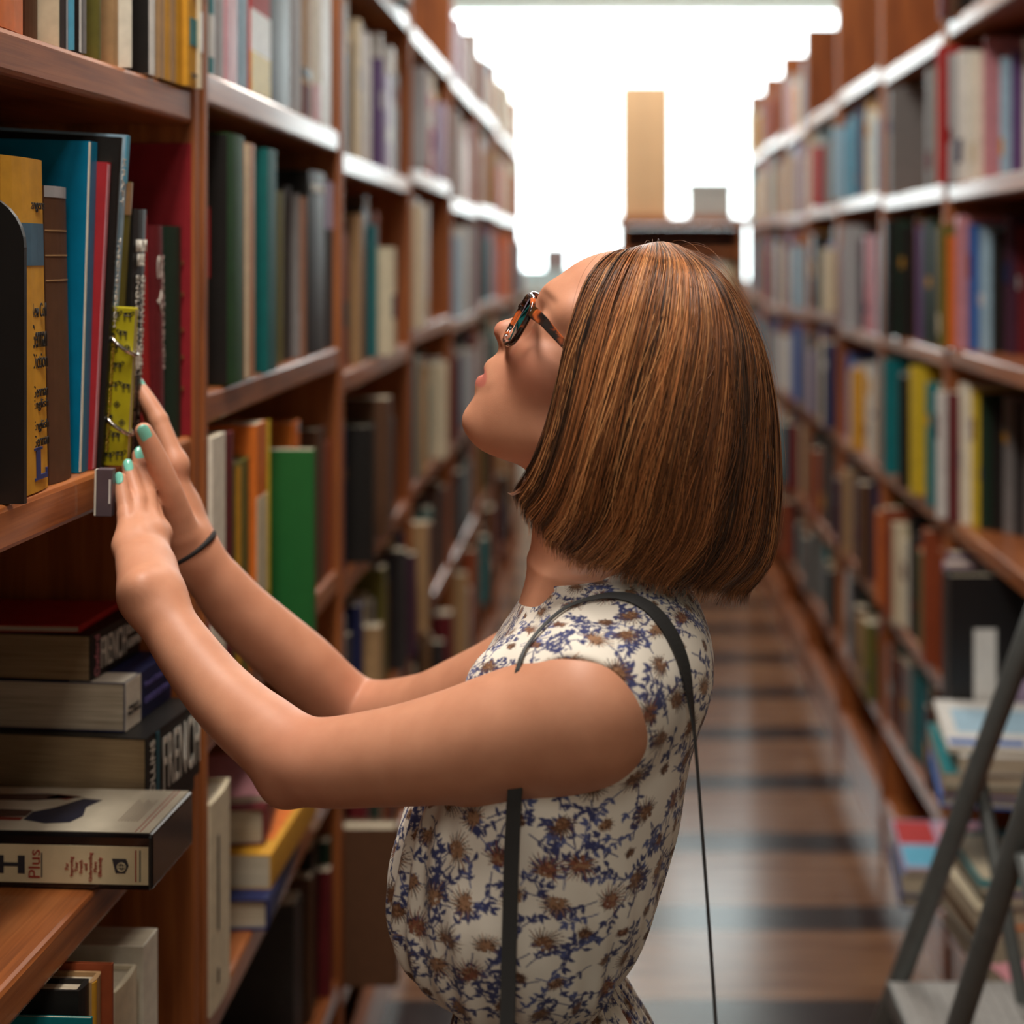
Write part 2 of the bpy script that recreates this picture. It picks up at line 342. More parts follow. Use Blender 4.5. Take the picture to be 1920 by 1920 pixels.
# black book end with a rounded corner
pts = [(0, 0)]+[(-.0, 0)]; R_ = .045; W_, H_ = .16, .252
outl = [(-W_, 0), (0, 0), (0, H_-R_)]+[(-R_+R_*math.cos(a), H_-R_+R_*math.sin(a)) for a in [i*math.pi/16 for i in range(1, 9)]]+[(-W_, H_)]
nn = len(outl); be = mesh('book_end', [(x, 0, z) for x, z in outl]+[(x, .005, z) for x, z in outl], [tuple(range(nn)), tuple(nn+i for i in range(nn))[::-1]]+[(i, nn+i, nn+(i+1) % nn, (i+1) % nn) for i in range(nn)], plain('black_enamel', (26, 25, 24), .4, .05))
be.location = (-.4715, 1.205, ZM+.0006); be.rotation_euler = (0, 0, SK); tag(be, 'black book end with one rounded corner, beside the yellow dictionary', 'book end')
MB().box((-.155, .0051, 0), (-.004, .0105, .0018)).build('foot_plate', MATS['black_enamel'], be)
bay1(-110, -40, ZM, -.02, 'brown', .24, label='dark brown book before the black book end', grp=G1M)
o = bay1(20, 97, ZM, -.004, 'mustard', .283, .19, 'thick yellow German dictionary with a blue band on its spine', G1M, tilt=-.02, bands=[(.192, .228, plain('band_blue', (60, 98, 120), .5, .2))], bulge=.003)
YT = o
tw = .032
for s, z, hh, wd in [('Langens', .243, .011, .036), ('New Coll', .154, .012, .036), ('German', .132, .02, .04), ('Diction', .111, .013, .036)]:
    text_mesh(s, .031, hh, INK, 'spine_title', o, MS(-.0005, .0615, z))
for s, z in [('German', .085), ('English', .073), ('English', .055), ('German', .043)]: text_mesh(s, .031, .010, INK, 'spine_title', o, MS(-.0005, .0615, z))
lm = MB(); lm.box((-.001, .044, .010), (.0004, .052, .037)); lm.box((-.001, .052, .010), (.0003, .066, .014)); lm.box((-.001, .040, .0352), (.0004, .056, .0375)); lm.box((-.001, .040, .0095), (.0004, .044, .012)); lm.box((-.001, .0635, .014), (.0003, .066, .0185))
lm.v = [(x, y+.006, z) for x, y, z in lm.v]; lm.build('spine_initial', BLUEINK, o)
o = bay1(99, 140, ZM, -.008, 'brown', .262, .17, 'faded dark brown book with ruled spine, right of the yellow dictionary'.replace('right of', 'past'), G1M, tilt=-.02, bands=[(.2, .2012, 'tan'), (.222, .2232, 'tan'), (.178, .1792, 'tan'), (.252, .262, 'silver')])
o = bay1(150, 166, ZM, -.012, 'teal', .306, .24, 'tall bright blue book with worn white edges, its cover showing', G1M, tilt=.03, pal=True, hard=False, bulge=.0005)
o.data.materials[0] = plain('cyan_cover', (0, 122, 160), .35, .1); mesh('worn_edge', *[x for x in (lambda q: (q.v, q.f))(MB().box((-.0008, -.0006, .001), (.0006, .0016, .305)))], cover('ivory'), o)
o = bay1(168, 182, ZM, -.008, 'crimson', .288, .18, 'red slim book with a pink page edge beside the bright blue one', G1M, tilt=.05, hard=False, bands=[(.001, .286, 'pink', .0004, .0055)])
o.data.materials[0] = plain('red_cover', (184, 44, 50), .45, .1)
o = bay1(183, 196, ZM, -.004, 'black', .312, .2, 'tall slim black book with gold vertical lettering, before the cow-print notebook', G1M, tilt=.06, hard=False)
text_mesh('KRAFT', .045, .007, WHITEINK, 'spine_title', o, MS(.0012, .009, .27, True)); text_mesh('TASCHENBUCH', .085, .006, WHITEINK, 'spine_title', o, MS(.0012, .009, .175, True)); text_mesh('AUSSPRACHE UND AUSDRUCK', .11, .006, GOLDINK, 'spine_title', o, MS(.0012, .009, .07, True))
o = bay1(198, 205, ZM, -.008, 'pale_blue', .316, .17, 'slim white book with a turquoise head, behind the tall black one', G1M, tilt=.065, hard=False, bands=[(.27, .3155, 'sky')])
bay1(206, 222, ZM, -.006, 'olive', .272, .17, 'grey-brown book showing its top above the black dictionary', G1M, tilt=.06, bands=[(.24, .271, 'tan')])
o = bay1(236, 263, ZM, .003, 'black', .246, .15, 'black German-English dictionary with two columns of white lettering', G1M, tilt=.03, hard=False, bulge=.001)
tt = max(v.co.y for v in o.data.vertices)
text_mesh('GERMAN-ENGLISH', .098, .0085, WHITEINK, 'spine_title', o, MS(.0014, tt*.73, .132, True)); text_mesh('ENGLISH-GERMAN', .098, .0085, WHITEINK, 'spine_title', o, MS(.0014, tt*.3, .132, True))
text_mesh('RANDOM\nHOUSE', tt*.8, .026, WHITEINK, 'spine_title', o, MS(.0014, tt*.5, .203), line=.8); text_mesh('PAPERBACK DICTIONARY', .088, .0065, plain('brown_ink', (120, 92, 74), .5, 0), 'spine_title', o, MS(.0014, tt*.3, .046, True)); text_mesh('REVISED AND UPDATED', .088, .0065, MATS['brown_ink'], 'spine_title', o, MS(.0014, tt*.73, .046, True))
lg = MB(); lg.add([(.0013, tt*.5+.008*math.cos(a), .1+.012*math.sin(a)) for a in [i*math.pi/10 for i in range(20)]], [tuple(range(20))]); lg.build('spine_emblem', WHITEINK, o)
o = bay1(266, 285, ZM, -.012, 'red', .243, .17, 'orange-red slim book past the black dictionary', G1M, tilt=-.02, hard=False)
o = bay1(286, 314, ZM, -.006, 'maroon', .232, .18, 'dark red book with white lettering on its spine', G1M, tilt=-.01)
tt = max(v.co.y for v in o.data.vertices); text_mesh('C Y', .06, min(.012, tt*.4), WHITEINK, 'spine_title', o, MS(.0002, tt*.35, .17, True))
text_mesh('WOERTERBUCH', .12, .005, plain('faint_ink', (186, 160, 150), .5, 0), 'spine_title', o, MS(-.0006, tt*.78, .14, True))
o = bay1(316, 357, ZM, -.010, 'bottle_green', .232, .18, 'dark green book with small gold marks at the end of the shelf', G1M, cap=1.656)
gm = MB()
for z in (.19, .155, .115, .085, .05): gm.box((-.003, .05, z), (-.0012, .062, z+.004))
gm.build('spine_ornament', plain('dull_gold', (120, 78, 36), .5, .1), o)
o = bay1(358.5, 364, ZM, -.003, 'crimson', .325, .255, 'large red book standing at the upright, its cover above the others', G1M, hard=False)

# the cow-print notebook, the black dictionary's neighbour, stands out of the row; a thin grey book hangs below it
nb = tag(empty('ring_notebook', (-.4575, 1.418, 1.3775), (0, .055, 0)), 'yellow cow-print ring notebook her hand is steadying', 'notebook')
m, nt, b = nodes('cow_print')
tc = N(nt, 'ShaderNodeTexCoord'); nz = N(nt, 'ShaderNodeTexNoise', Scale=30.0); nt.links.new(tc.outputs['Object'], nz.inputs['Vector'])
r = ramp(nt, [(.3, lin((168, 156, 18))), (.7, lin((196, 184, 28)))]); nt.links.new(nz.outputs['Fac'], r.inputs['Fac']); nt.links.new(r.outputs['Color'], b.inputs['Base Color']); b.inputs['Roughness'].default_value = .4
COW = m
NW, NH = .13, .151
MB().box((-NW, 0, 0), (0, .0018, NH)).build('front_cover', COW, nb, bevel=.0008)
MB().box((-NW+.002, .002, .002), (-.0005, .0075, NH-.002)).build('page_block', PAGES, nb)
MB().box((-NW, .0077, 0), (0, .0095, NH)).build('back_cover', COW, nb, bevel=.0008)
# printed cows: body, legs, head and dark patches, small outline figures
cows = MB(); random.seed(3)
def blob(cx, cz, rx, rz, k=9, a=0):
    pv = [(cx+rx*math.cos(t)*math.cos(a)-rz*math.sin(t)*math.sin(a), -.0004, cz+rx*math.cos(t)*math.sin(a)+rz*math.sin(t)*math.cos(a)) for t in [2*math.pi*i/k for i in range(k)]]
    cows.add(pv, [tuple(range(k))])
def line(pts, r=.00036): cows.tube([(x, -.0003, z) for x, z in pts], r, 4)
for row in range(9):
    for cc in range(8):
        cx = -.006-.0125*cc+random.uniform(-.002, .002)-(row % 2)*.006; cz = .010+.0166*row+random.uniform(-.002, .002)
        if not .006 < cz < NH-.008 or cx < -NW+.012: continue
        k = random.random(); f = random.choice((-1, 1))
        if k < .5:      # a standing cow
            line([(cx-.004*f, cz+.001), (cx-.004*f, cz+.0035), (cx+.003*f, cz+.004), (cx+.0045*f, cz+.0055), (cx+.006*f, cz+.004), (cx+.0045*f, cz+.002), (cx+.003*f, cz+.0005), (cx-.004*f, cz+.001)])
            for lx in (-.0037, -.0025, .0015, .0028): line([(cx+lx*f, cz+.001), (cx+lx*f+.0004, cz-.0045)])
            blob(cx-.002*f, cz+.0027, .0016, .0011); blob(cx+.002*f, cz+.0023, .0012, .0012); blob(cx+.0052*f, cz+.0048, .0008, .0006)
        elif k < .75:   # a cow's face
            line([(cx+.0028*math.cos(t), cz+.0036*math.sin(t)) for t in [i*math.pi/6 for i in range(13)]]); blob(cx-.0011, cz+.0012, .0007, .001); blob(cx+.0013, cz+.0012, .0010, .0013); line([(cx-.0015, cz-.0016), (cx+.0015, cz-.0016)])
        else:           # loops and flowers
            for q in range(4): line([(cx+.0016*math.cos(q*1.57)+.0014*math.cos(t), cz+.0016*math.sin(q*1.57)+.0014*math.sin(t)) for t in [i*math.pi/4 for i in range(9)]], .0003)
cows.build('cow_pattern', INK, nb)
CHROME = plain('polished_metal', (200, 196, 190), .18, .02, metal=1)
for z in (.112, .036):
    rg = MB(); rg.tube([(-.012+.0135*math.cos(a), .0045+.013*math.sin(a), z-.010*math.cos(a)+.004) for a in [-2.3+i*.36 for i in range(13)]], .0021, 8)
    o = rg.build('binder_ring', CHROME, nb, smooth=True)
    ho = MB(); ho.add([(-.0205+.0032*math.cos(a), -.0006, z+.0100+.0045*math.sin(a)) for a in [i*math.pi/8 for i in range(16)]], [tuple(range(16))]); ho.build('punch_hole', INK, nb)
tb = tag(empty('booklet', (-.4535, 1.362, 1.3396), (0, .02, 0)), 'small grey-purple booklet sticking out below the cow-print notebook', 'booklet')
MB().box((-.0145, 0, 0), (0, .010, .0435)).build('cover', plain('grey_purple', (92, 78, 84), .45, .1), tb, bevel=.0008)
MB().box((-.0162, .0006, .0008), (-.0146, .0094, .0427)).build('page_block', cover('ivory'), tb)
MB().box((-.0028, -.0006, .012), (-.001, -.0001, .034)).build('spine_sticker', cover('white'), tb)

# ---- the flat stack on the shelf under her hands
ZL = .99
DT = 'dictionaries stacked flat under her forearm'
def flat(col, near_far, Xs, z, t, d, yaw, label, grp, **kw):
    """a book lying down, spine to the aisle: from depth near_far[0] to [1], spine at Xs"""
    o = make_book(col, t, near_far[1]-near_far[0], d, (Xs, near_far[1], z), (math.pi/2, 0, yaw), label, grp, **kw); return o
def ME(o, along, up, w_, h_, s, mt, name='spine_title', vert=False, bold=0, sp=1.0, x=.0012):
    """lettering on the spine of a flat book: along = metres from its near end"""
    L = max(v.co.z for v in o.data.vertices)
    M = MS(x, up, L-along, True)
    if vert: M = M @ Matrix.Rotation(math.pi/2, 4, 'Z')
    return text_mesh(s, w_, h_, mt, name, o, M, bold, sp)
A0 = flat('charcoal', (1.502, 1.64), -.455, ZL+.0006, .020, .20, -.10, 'dark thin book lowest in the dictionary stack, behind the boxed course', DT, hard=False, pages=PAGES_BROWN)
A1 = flat('black', (1.50, 1.636), -.4475, ZL+.0214, .0805, .20, -.125, 'black French dictionary at the bottom of the stack, large white title', DT, hard=False, pages=PAGES_BROWN)
ME(A1, .085, .042, .094, .056, 'FRENCH', WHITEINK, bold=.0, sp=1.08); ME(A1, .012, .042, .066, .010, 'COLLINS', WHITEINK, vert=True)
mesh('spine_stripe', *(lambda q: (q.v, q.f))(MB().box((-.001, .001, .1055), (.0006, .079, .1125))), plain('teal_stripe', (40, 96, 110), .5, .1), A1)
A2 = flat('navy', (1.52, 1.64), -.480, ZL+.1025, .0495, .20, -.10, 'white-cornered navy dictionary in the middle of the stack', DT, hard=False, pages=PAGES)
mesh('spine_label', *(lambda q: (q.v, q.f))(MB().box((-.0012, .0003, .083), (.0007, .0492, .1195))), cover('ivory'), A2)
ME(A2, .018, .020, .030, .010, "Webster's\nNew World", INK, x=.0015); ME(A2, .077, .034, .062, .008, 'French Dictionary', plain('violet_ink', (110, 100, 170), .5, 0)); ME(A2, .077, .018, .062, .006, 'CONCISE EDITION', MATS['violet_ink'])
cvm = MB(); cvm.box((-.06, .0494, .085), (-.002, .0501, .119)); cvm.build('cover_corner', cover('ivory'), A2)
A3 = flat('black', (1.522, 1.638), -.514, ZL+.1532, .047, .19, -.12, 'black French dictionary and grammar on top of the stack', DT, hard=False, pages=PAGES_BROWN)
ME(A3, .050, .0235, .058, .032, 'FRENCH', WHITEINK, bold=.0, sp=1.08); ME(A3, .0115, .0235, .042, .010, 'Oxford', plain('rose_ink', (196, 120, 130), .5, 0), vert=True); ME(A3, .099, .032, .032, .010, 'DICTIONARY', WHITEINK); ME(A3, .099, .017, .032, .010, '& GRAMMAR', WHITEINK)
M = Matrix(((0, -1, 0, -.075), (0, 0, 1, .0474), (-1, 0, 0, .085), (0, 0, 0, 1)))
M = Matrix(((1, 0, 0, -.085), (0, 0, 1, .0474), (0, -1, 0, .06), (0, 0, 0, 1)))
text_mesh('FRENCH\nOXFORD', .12, .085, WHITEINK, 'cover_title', A3, M, .01)
A4 = flat('red', (1.53, 1.64), -.535, ZL+.2010, .007, .2, -.06, 'thin red booklet lying on the topmost dictionary', DT, hard=False)
# boxed audio course in front of the stack
bx = tag(empty('audio_course_box', (-.4215, 1.379, ZL+.0006), (0, 0, -.058)), 'large cream and black boxed French course lying before the stack', 'box')
BL_, BW_, BH_ = .30, .114, .052
BLK = plain('glossy_black', (22, 21, 21), .16, .05, coat=.4); CRM = plain('box_cream', (206, 190, 152), .4, .08)
MB().box((-BL_, 0, 0), (0, BW_, BH_)).build('case', BLK, bx, bevel=.003)
MB().box((-BL_+.004, -.0007, .006), (-.0035, -.0001, .041)).build('spine_label', CRM, bx)
MB().box((-BL_+.004, .004, BH_+.0001), (-.004, BW_-.002, BH_+.0008)).build('top_label', plain('box_cover', (206, 196, 174), .14, .06, coat=.5), bx)
MF = lambda x, z: Matrix.Translation((x, -.0010, z)) @ Matrix.Rotation(math.pi/2, 4, 'X')
text_mesh('FRENCH', .155, .017, plain('grey_ink', (44, 44, 50), .5, 0), 'box_title', bx, MF(-.1975, .0225), .03)
text_mesh('Plus', .026, .011, REDINK, 'box_script', bx, MF(-.111, .0235) @ Matrix.Rotation(math.pi/2, 4, 'Z') @ Matrix.Scale(1, 4))
ul = MB(); ul.box((-.1045, -.0013, .011), (-.1035, -.0006, .034)); ul.build('box_underline', MATS['grey_ink'], bx)
text_mesh('For\nImproving\nYour\nFrench\nand\nUnderstanding\nMore\nEffectively', .026, .036, REDINK, 'box_blurb', bx, MF(-.064, .022) @ Matrix.Rotation(math.pi/2, 4, 'Z'))
em = MB()
def poly(pts): em.add([(x, -.0012, z) for x, z in pts], [tuple(range(len(pts)))])
poly([(-.0375, .030), (-.024, .030), (-.0215, .0235), (-.025, .0165), (-.034, .0165)][::-1]); em.build('publisher_emblem', MATS['grey_ink'], bx)
gl = MB()
for k in (-.6, 0, .6): gl.tube([(-.0285+.004*math.cos(a)*(math.sin(k) if k else .0), -.0014, .0225+.004*math.sin(a)) for a in [-1.57+i*.314 for i in range(11)]], .0003, 4)
gl.tube([(-.0285+.004*math.cos(a), -.0014, .0225+.004*math.sin(a)) for a in [i*math.pi/8 for i in range(17)]], .0004, 4); gl.tube([(-.0325, -.0014, .0225), (-.0245, -.0014, .0225)], .0003, 4)
gl.build('emblem_globe', CRM, bx)
for x, mt in ((-.0155, REDINK), (-.0115, MATS['grey_ink'])): MB().box((x, -.0013, .009), (x+.0011, -.0006, .038)).build('border_line', mt, bx)
# printed picture on the lid: a dark figure, a building and red blocks
pic = MB(); zz = BH_+.001
def pp(pts, m): pic.add([(x, y, zz) for x, y in pts], [tuple(range(len(pts)))], m)
pp([(-.135, .028), (-.110, .020), (-.088, .024), (-.082, .040), (-.088, .062), (-.080, .082), (-.10, .085), (-.118, .060), (-.135, .048)], 0)
pp([(-.20, .038), (-.165, .034), (-.136, .036), (-.136, .052), (-.17, .054), (-.18, .048), (-.205, .050), (-.225, .046)], 1)
pp([(-.165, .026), (-.137, .026), (-.137, .034), (-.165, .034)], 2); pp([(-.22, .032), (-.166, .028), (-.166, .034), (-.2, .037)], 3)
pp([(-.205, .078), (-.15, .076), (-.10, .088), (-.14, .096), (-.19, .092)], 1); pp([(-.14, .084), (-.115, .08), (-.105, .09), (-.13, .095)], 2)
pic.build('lid_picture', [plain('navy_print', (40, 44, 62), .2, .15), plain('brown_print', (84, 62, 58), .2, .2), plain('red_print', (140, 60, 52), .2, .1), plain('teal_print', (60, 92, 98), .2, .1)], bx)
for x in (-.018, -.0135): MB().box((x, .005, zz-.0002), (x+.0008, BW_-.003, zz+.0002)).build('lid_line', REDINK, bx)
tl = MB()
for k in range(7): tl.box((-.044+.003*k, .03, zz-.0002), (-.0432+.003*k, .085-.004*(k % 3), zz+.0001))
tl.build('lid_text', plain('faded_print', (130, 112, 96), .3, 0), bx)

# ---- lowest shelf in view of that bay
G1L = 'books on the shelf below the boxed course'; ZB = .60
def low(px0, px1, out, col, h, label, **kw): return bay1(px0, px1, ZB, out, col, h, .17, label, G1L, **kw)
low(-60, 30, -.03, 'navy', .21, 'navy book at the near end below the boxed course')
o = low(95, 150, .035, 'teal', .322, 'teal book lowest at the corner of the picture', hard=False)
low(152, 172, .02, 'black', .338, 'black glossy book between teal and brown books')
low(174, 194, .022, 'tan', .334, 'tan book beside the brown book, below the wood shelf', bands=[(.0, .333, 'mustard', .0003, .01)])
low(195, 208, .03, 'rust', .340, 'reddish brown book below the boxed course')
o = low(222, 262, .012, 'cream', .284, 'cream book with a small blue label under the box', bands=[(.16, .23, 'teal', .02, .045)])
low(270, 297, .006, 'ivory', .288, 'tall white book standing below the box, at the upright', hard=False)

# ---- the second bay, book by book
LAST2 = {}
def row2(px0, px1, Xs, z, h, col, label, grp, d=.19, **kw):
    q0, q1 = (px0-CX)/FPX, (px1-CX)/FPX; Y0, Y1 = Xs/q0, Xs/q1; Y0 = max(Y0, LAST2.get(z, 1.7176)); Y1 = max(Y1, Y0+.006); LAST2[z] = Y1
    return make_book(col, Y1-Y0-.0008, h, d, (Xs, Y0, z+.0006), kw.pop('rot', (0, 0, 0)), label, grp, **kw)
g = 'books on the upper shelf of the second bay'
for a, b_, col, hh, lb, kw in [(384, 394, 'cream', .23, 'narrow cream book first on the pale upper shelf', {}), (395, 405, 'teal', .26, 'dark teal and white book on the pale upper shelf', dict(bands=[(.02, .07, 'white')])), (406, 424, 'silver', .27, 'pale grey wide book on the pale upper shelf', {}),
        (425, 446, 'pink', .25, 'dusty pink book on the pale upper shelf', dict(hard=False)), (447, 469, 'pale_blue', .27, 'pale grey-green book beside the red and yellow one', {}), (471, 507, 'red', .28, 'red magazine-like book with white and yellow lower spine', dict(hard=False, bands=[(.0005, .055, 'yellow'), (.055, .11, 'white')])),
        (508, 547, 'black', .30, 'wide black book on the pale upper shelf', {}), (548, 568, 'silver', .26, 'silver-grey book past the wide black one', {}), (569, 588, 'tan', .25, 'tan book with a dark foot on the upper shelf', dict(bands=[(.0005, .05, 'maroon'), (.06, .075, 'black')])), (590, 604, 'ivory', .27, 'white book with pink foot near the second upright', dict(bands=[(.0005, .06, 'pink')])), (605, 621, 'white', .26, 'white narrow book last on the pale upper shelf', dict(hard=False))]:
    row2(a, b_, LX-.006, 1.79, hh, col, lb, g, **kw)
g = 'books on the middle shelf of the second bay'
o = row2(432, 462, -.455, 1.42, .305, 'bottle_green', 'large black and green book with a red mark, next to the upright', g, d=.22)
o.data.materials[0] = plain('deep_green', (34, 74, 34), .6, .15, spec=.25)
MB().box((-.215, -.0016, .002), (-.0035, -.0002, .303)).build('cover_panel', cover('black', .45), o); MB().box((-.034, -.0024, .13), (-.024, -.0017, .215)).build('cover_flash', cover('red'), o); MB().box((-.052, -.0024, .022), (-.041, -.0017, .055)).build('cover_sticker', cover('cream'), o)
o = row2(464, 482, -.458, 1.42, .30, 'tan', 'orange-tan tall book beside the green one', g, bands=[(.001, .299, 'cream', .0005, .012)]); o.data.materials[0] = plain('warm_tan', (190, 122, 70), .5, .1)
o = row2(503, 519, -.455, 1.42, .30, 'teal', 'deep teal tall book with a pale spine edge', g, d=.22, hard=False); o.data.materials[0] = plain('deep_teal', (8, 92, 90), .55, .1, spec=.3)
row2(521, 536, -.475, 1.42, .25, 'olive', 'dark olive book in the shade past the teal one', g); row2(537, 549, -.48, 1.42, .26, 'charcoal', 'charcoal book in the shade past the olive one', g); row2(550, 560, -.47, 1.42, .25, 'grey', 'narrow grey-foot book before the leaning brown one', g, bands=[(.001, .07, 'silver')])
row2(566, 577, -.462, 1.42, .245, 'rust', 'pinkish brown leaning book among black books', g, rot=(.015, 0, 0)).data.materials[0] = plain('dusty_brown', (140, 98, 76), .5, .1)
o = row2(582, 612, -.465, 1.42, .29, 'black', 'tall black book with white head lettering, second bay', g); text_mesh('FRANCAIS', .10, .012, WHITEINK, 'spine_title', o, MS(.0006, .06, .262))
row2(614, 628, -.468, 1.42, .28, 'charcoal', 'slim charcoal book before the second upright', g, bands=[(.2, .279, 'lilac')])
g = 'books on the lower shelf of the second bay'
o = row2(392, 424, -.455, 1.042, .325, 'ivory', 'wide white book with a red and blue boxed mark', g, hard=False); MB().box((-.03, -.0012, .05), (-.005, -.0001, .175)).build('cover_box', cover('white'), o)
bm_ = MB(); bm_.box((-.03, -.0018, .172), (-.004, -.0011, .176)); bm_.box((-.005, -.0018, .05), (-.003, -.0011, .176)); bm_.build('cover_border', cover('crimson'), o); MB().box((-.013, -.0018, .05), (-.006, -.0011, .165)).build('cover_stripe', cover('blue'), o); MB().box((-.03, -.0018, .13), (-.016, -.0011, .14)).build('cover_bar', cover('orange'), o)
row2(426, 442, -.458, 1.042, .32, 'maroon', 'dark red tall narrow book beside the white one', g)
row2(444, 472, -.462, 1.042, .275, 'olive', 'olive and dark pictured book before the orange spine', g, bands=[(.12, .27, 'mustard', .004, .03), (.02, .07, 'mustard', .006, .03)])
row2(474, 501, -.455, 1.042, .315, 'orange', 'orange tall book with a cream spine panel', g, hard=False, bands=[(.09, .22, 'cream'), (.001, .314, 'yellow', .062, .073)])
o = row2(588, 594, -.413, 1.042, .262, 'green', 'big plain green book standing out of the shelf, cover to the camera', g, d=.24, hard=False); o.data.materials[0] = plain('plain_green', (30, 100, 44), .45, .05)
o = row2(552, 566, -.466, 1.042, .285, 'orange', 'orange-headed book standing behind the plain green one', g, bands=[(.27, .284, 'silver', .012, .05)])
row2(598, 612, -.47, 1.042, .25, 'brown', 'dark brown book past the plain green one', g); row2(613, 626, -.47, 1.042, .22, 'rust', 'rust-brown book past the plain green one at the upright', g)
g = 'books on the bottom shelf of the second bay'
o = row2(398, 436, -.455, .70, .245, 'cream', 'tall cream book with a dark spine strip, low behind her elbow', g, bands=[(.09, .2, 'charcoal', .02, .034), (.028, .045, 'charcoal', .02, .034)])
flat('navy', (1.94, 2.18), -.452, .7006, .04, .2, .05, 'navy book lying flat on the low shelf below her elbow', g)
o = flat('mustard', (1.97, 2.24), -.437, .7412, .045, .21, -.03, 'thick book with a yellow and orange cover lying on the navy one', g, hard=False); MB().box((-.2, .0453, .10), (-.01, .0459, .22)).build('cover_patch', cover('orange'), o)
flat('maroon', (2.0, 2.22), -.48, .7868, .05, .19, .1, 'dark red book lying on the yellow and orange one', g)
flat('pink', (2.02, 2.2), -.49, .8374, .01, .18, .2, 'thin pink booklet on the flat pile below her elbow', g, hard=False)
flat('cream', (2.02, 2.24), -.46, .3406, .05, .2, 0, 'pale book lying flat on the lowest shelf, second bay', g)

# ---- rows filled with generic books
GEN = []
def fill(side, face, y0, y1, z, hmax, cols, rowname, avg=.034, hr=(.62, .95), frac=1.0, dmax=.2, seed=0, grp=None, lean=.15, heights=None, step=None):
    rnd = random.Random(seed); y = y0+.003; k = 0; end = y0+(y1-y0)*frac; ci = 0
    while True:
        t = avg*rnd.uniform(.55, 1.5)
        if y+t > end-.003: break
        c = cols[ci % len(cols)] if isinstance(cols, list) else rnd.choice(cols); ci += 1; k += 1
        h = hmax*rnd.uniform(*hr) if not heights else heights[(k-1) % len(heights)]*hmax
        out = rnd.uniform(-.03, -.003) if rnd.random() < .85 else rnd.uniform(0, .03)
        if step: out = max(-.115, .022-step*(k-1)+rnd.uniform(-.003, .003))
        GEN.append(dict(side=side, x=face-side*out if side > 0 else face+out, y=y, t=t-.001, z=z+.0006, h=h, d=min(dmax, h*.72, .285+out), col=c, n=k, row=rowname, grp=grp or 'books on '+rowname,
                        hard=rnd.random() < .5, band=(rnd.choice(['cream', 'white', 'black', 'mustard', 'maroon', 'navy', 'silver']), rnd.uniform(.1, .7), rnd.uniform(.06, .22)) if rnd.random() < .55 else None, fin=h/hmax))
        y += t
        if rnd.random() < .03: y += rnd.uniform(.02, .07)
PALE = ('white', 'ivory', 'cream', 'silver', 'pale_blue', 'lilac', 'pink', 'tan', 'grey', 'white', 'sky', 'cream', 'red', 'mustard')
MIX = ('white', 'cream', 'silver', 'lilac', 'pink', 'maroon', 'purple', 'blue', 'teal', 'black', 'charcoal', 'orange', 'mustard', 'navy', 'grey', 'rust', 'pale_blue', 'red', 'ivory', 'plum')
DARK = ('black', 'brown', 'charcoal', 'maroon', 'rust', 'navy', 'olive', 'grey', 'tan', 'plum', 'cream', 'bottle_green', 'teal', 'silver')
SH = ['lowest', 'fifth', 'fourth', 'third', 'second', 'top']
bn = {1: 'second bay she faces', 2: 'third bay she faces', 3: 'fourth bay she faces', 4: 'fifth bay she faces', 5: 'sixth bay she faces', 6: 'seventh bay she faces', 7: 'end bay she faces'}
for i, (y0, y1, lv) in enumerate(LBAYS):
    if i == 0: continue
    for j, z in enumerate(lv):
        if i == 1 and j in (1, 2, 3, 4): continue
        hm = (lv[j+1]-.045-z) if j+1 < len(lv) else .24
        pal = PALE if j >= 4 else (MIX if j == 3 else DARK)
        cols = pal; frac = 1.0; av = .034+.004*min(i, 3)
        if i == 2 and j == 4: cols = ['black', 'black', 'tan', 'brown', 'cream', 'sky', 'white', 'lilac', 'white', 'silver', 'white', 'purple', 'white', 'lilac', 'white']
        if i == 2 and j == 3: cols = ['teal', 'teal', 'cream', 'rust', 'brown', 'tan', 'black', 'rust', 'brown']; frac = .62
        if i == 2 and j == 2: cols = ['navy', 'charcoal', 'black', 'black', 'charcoal', 'silver', 'bottle_green', 'brown']; frac = .8
        if i == 3 and j == 3: frac = .55
        if i == 3 and j == 5: continue
        if i == 4 and j == 5: cols = ['red', 'crimson', 'white', 'ivory', 'white', 'silver', 'lilac', 'white']
        ys_ = y0+T+(.58 if i == 1 else (.10 if i == 2 and j == 0 else 0))
        if i == 1: cols = ['charcoal', 'black', 'brown', 'black', 'maroon', 'bottle_green']  # dark covers put in to darken the lowest shelf
        fill(-1, LX, ys_, y1-T, z, hm, cols, SH[j]+' shelf, '+bn[i], av, frac=frac, seed=100+i*10+j)
rn = {1: 'binder bay', 2: 'third bay behind her', 3: 'tall end bay behind her', 4: 'low bay behind her', 5: 'sixth bay behind her', 6: 'seventh bay behind her', 7: 'window bay behind her'}
RS = ['lowest', 'sixth', 'fifth', 'fourth', 'third', 'second', 'top']
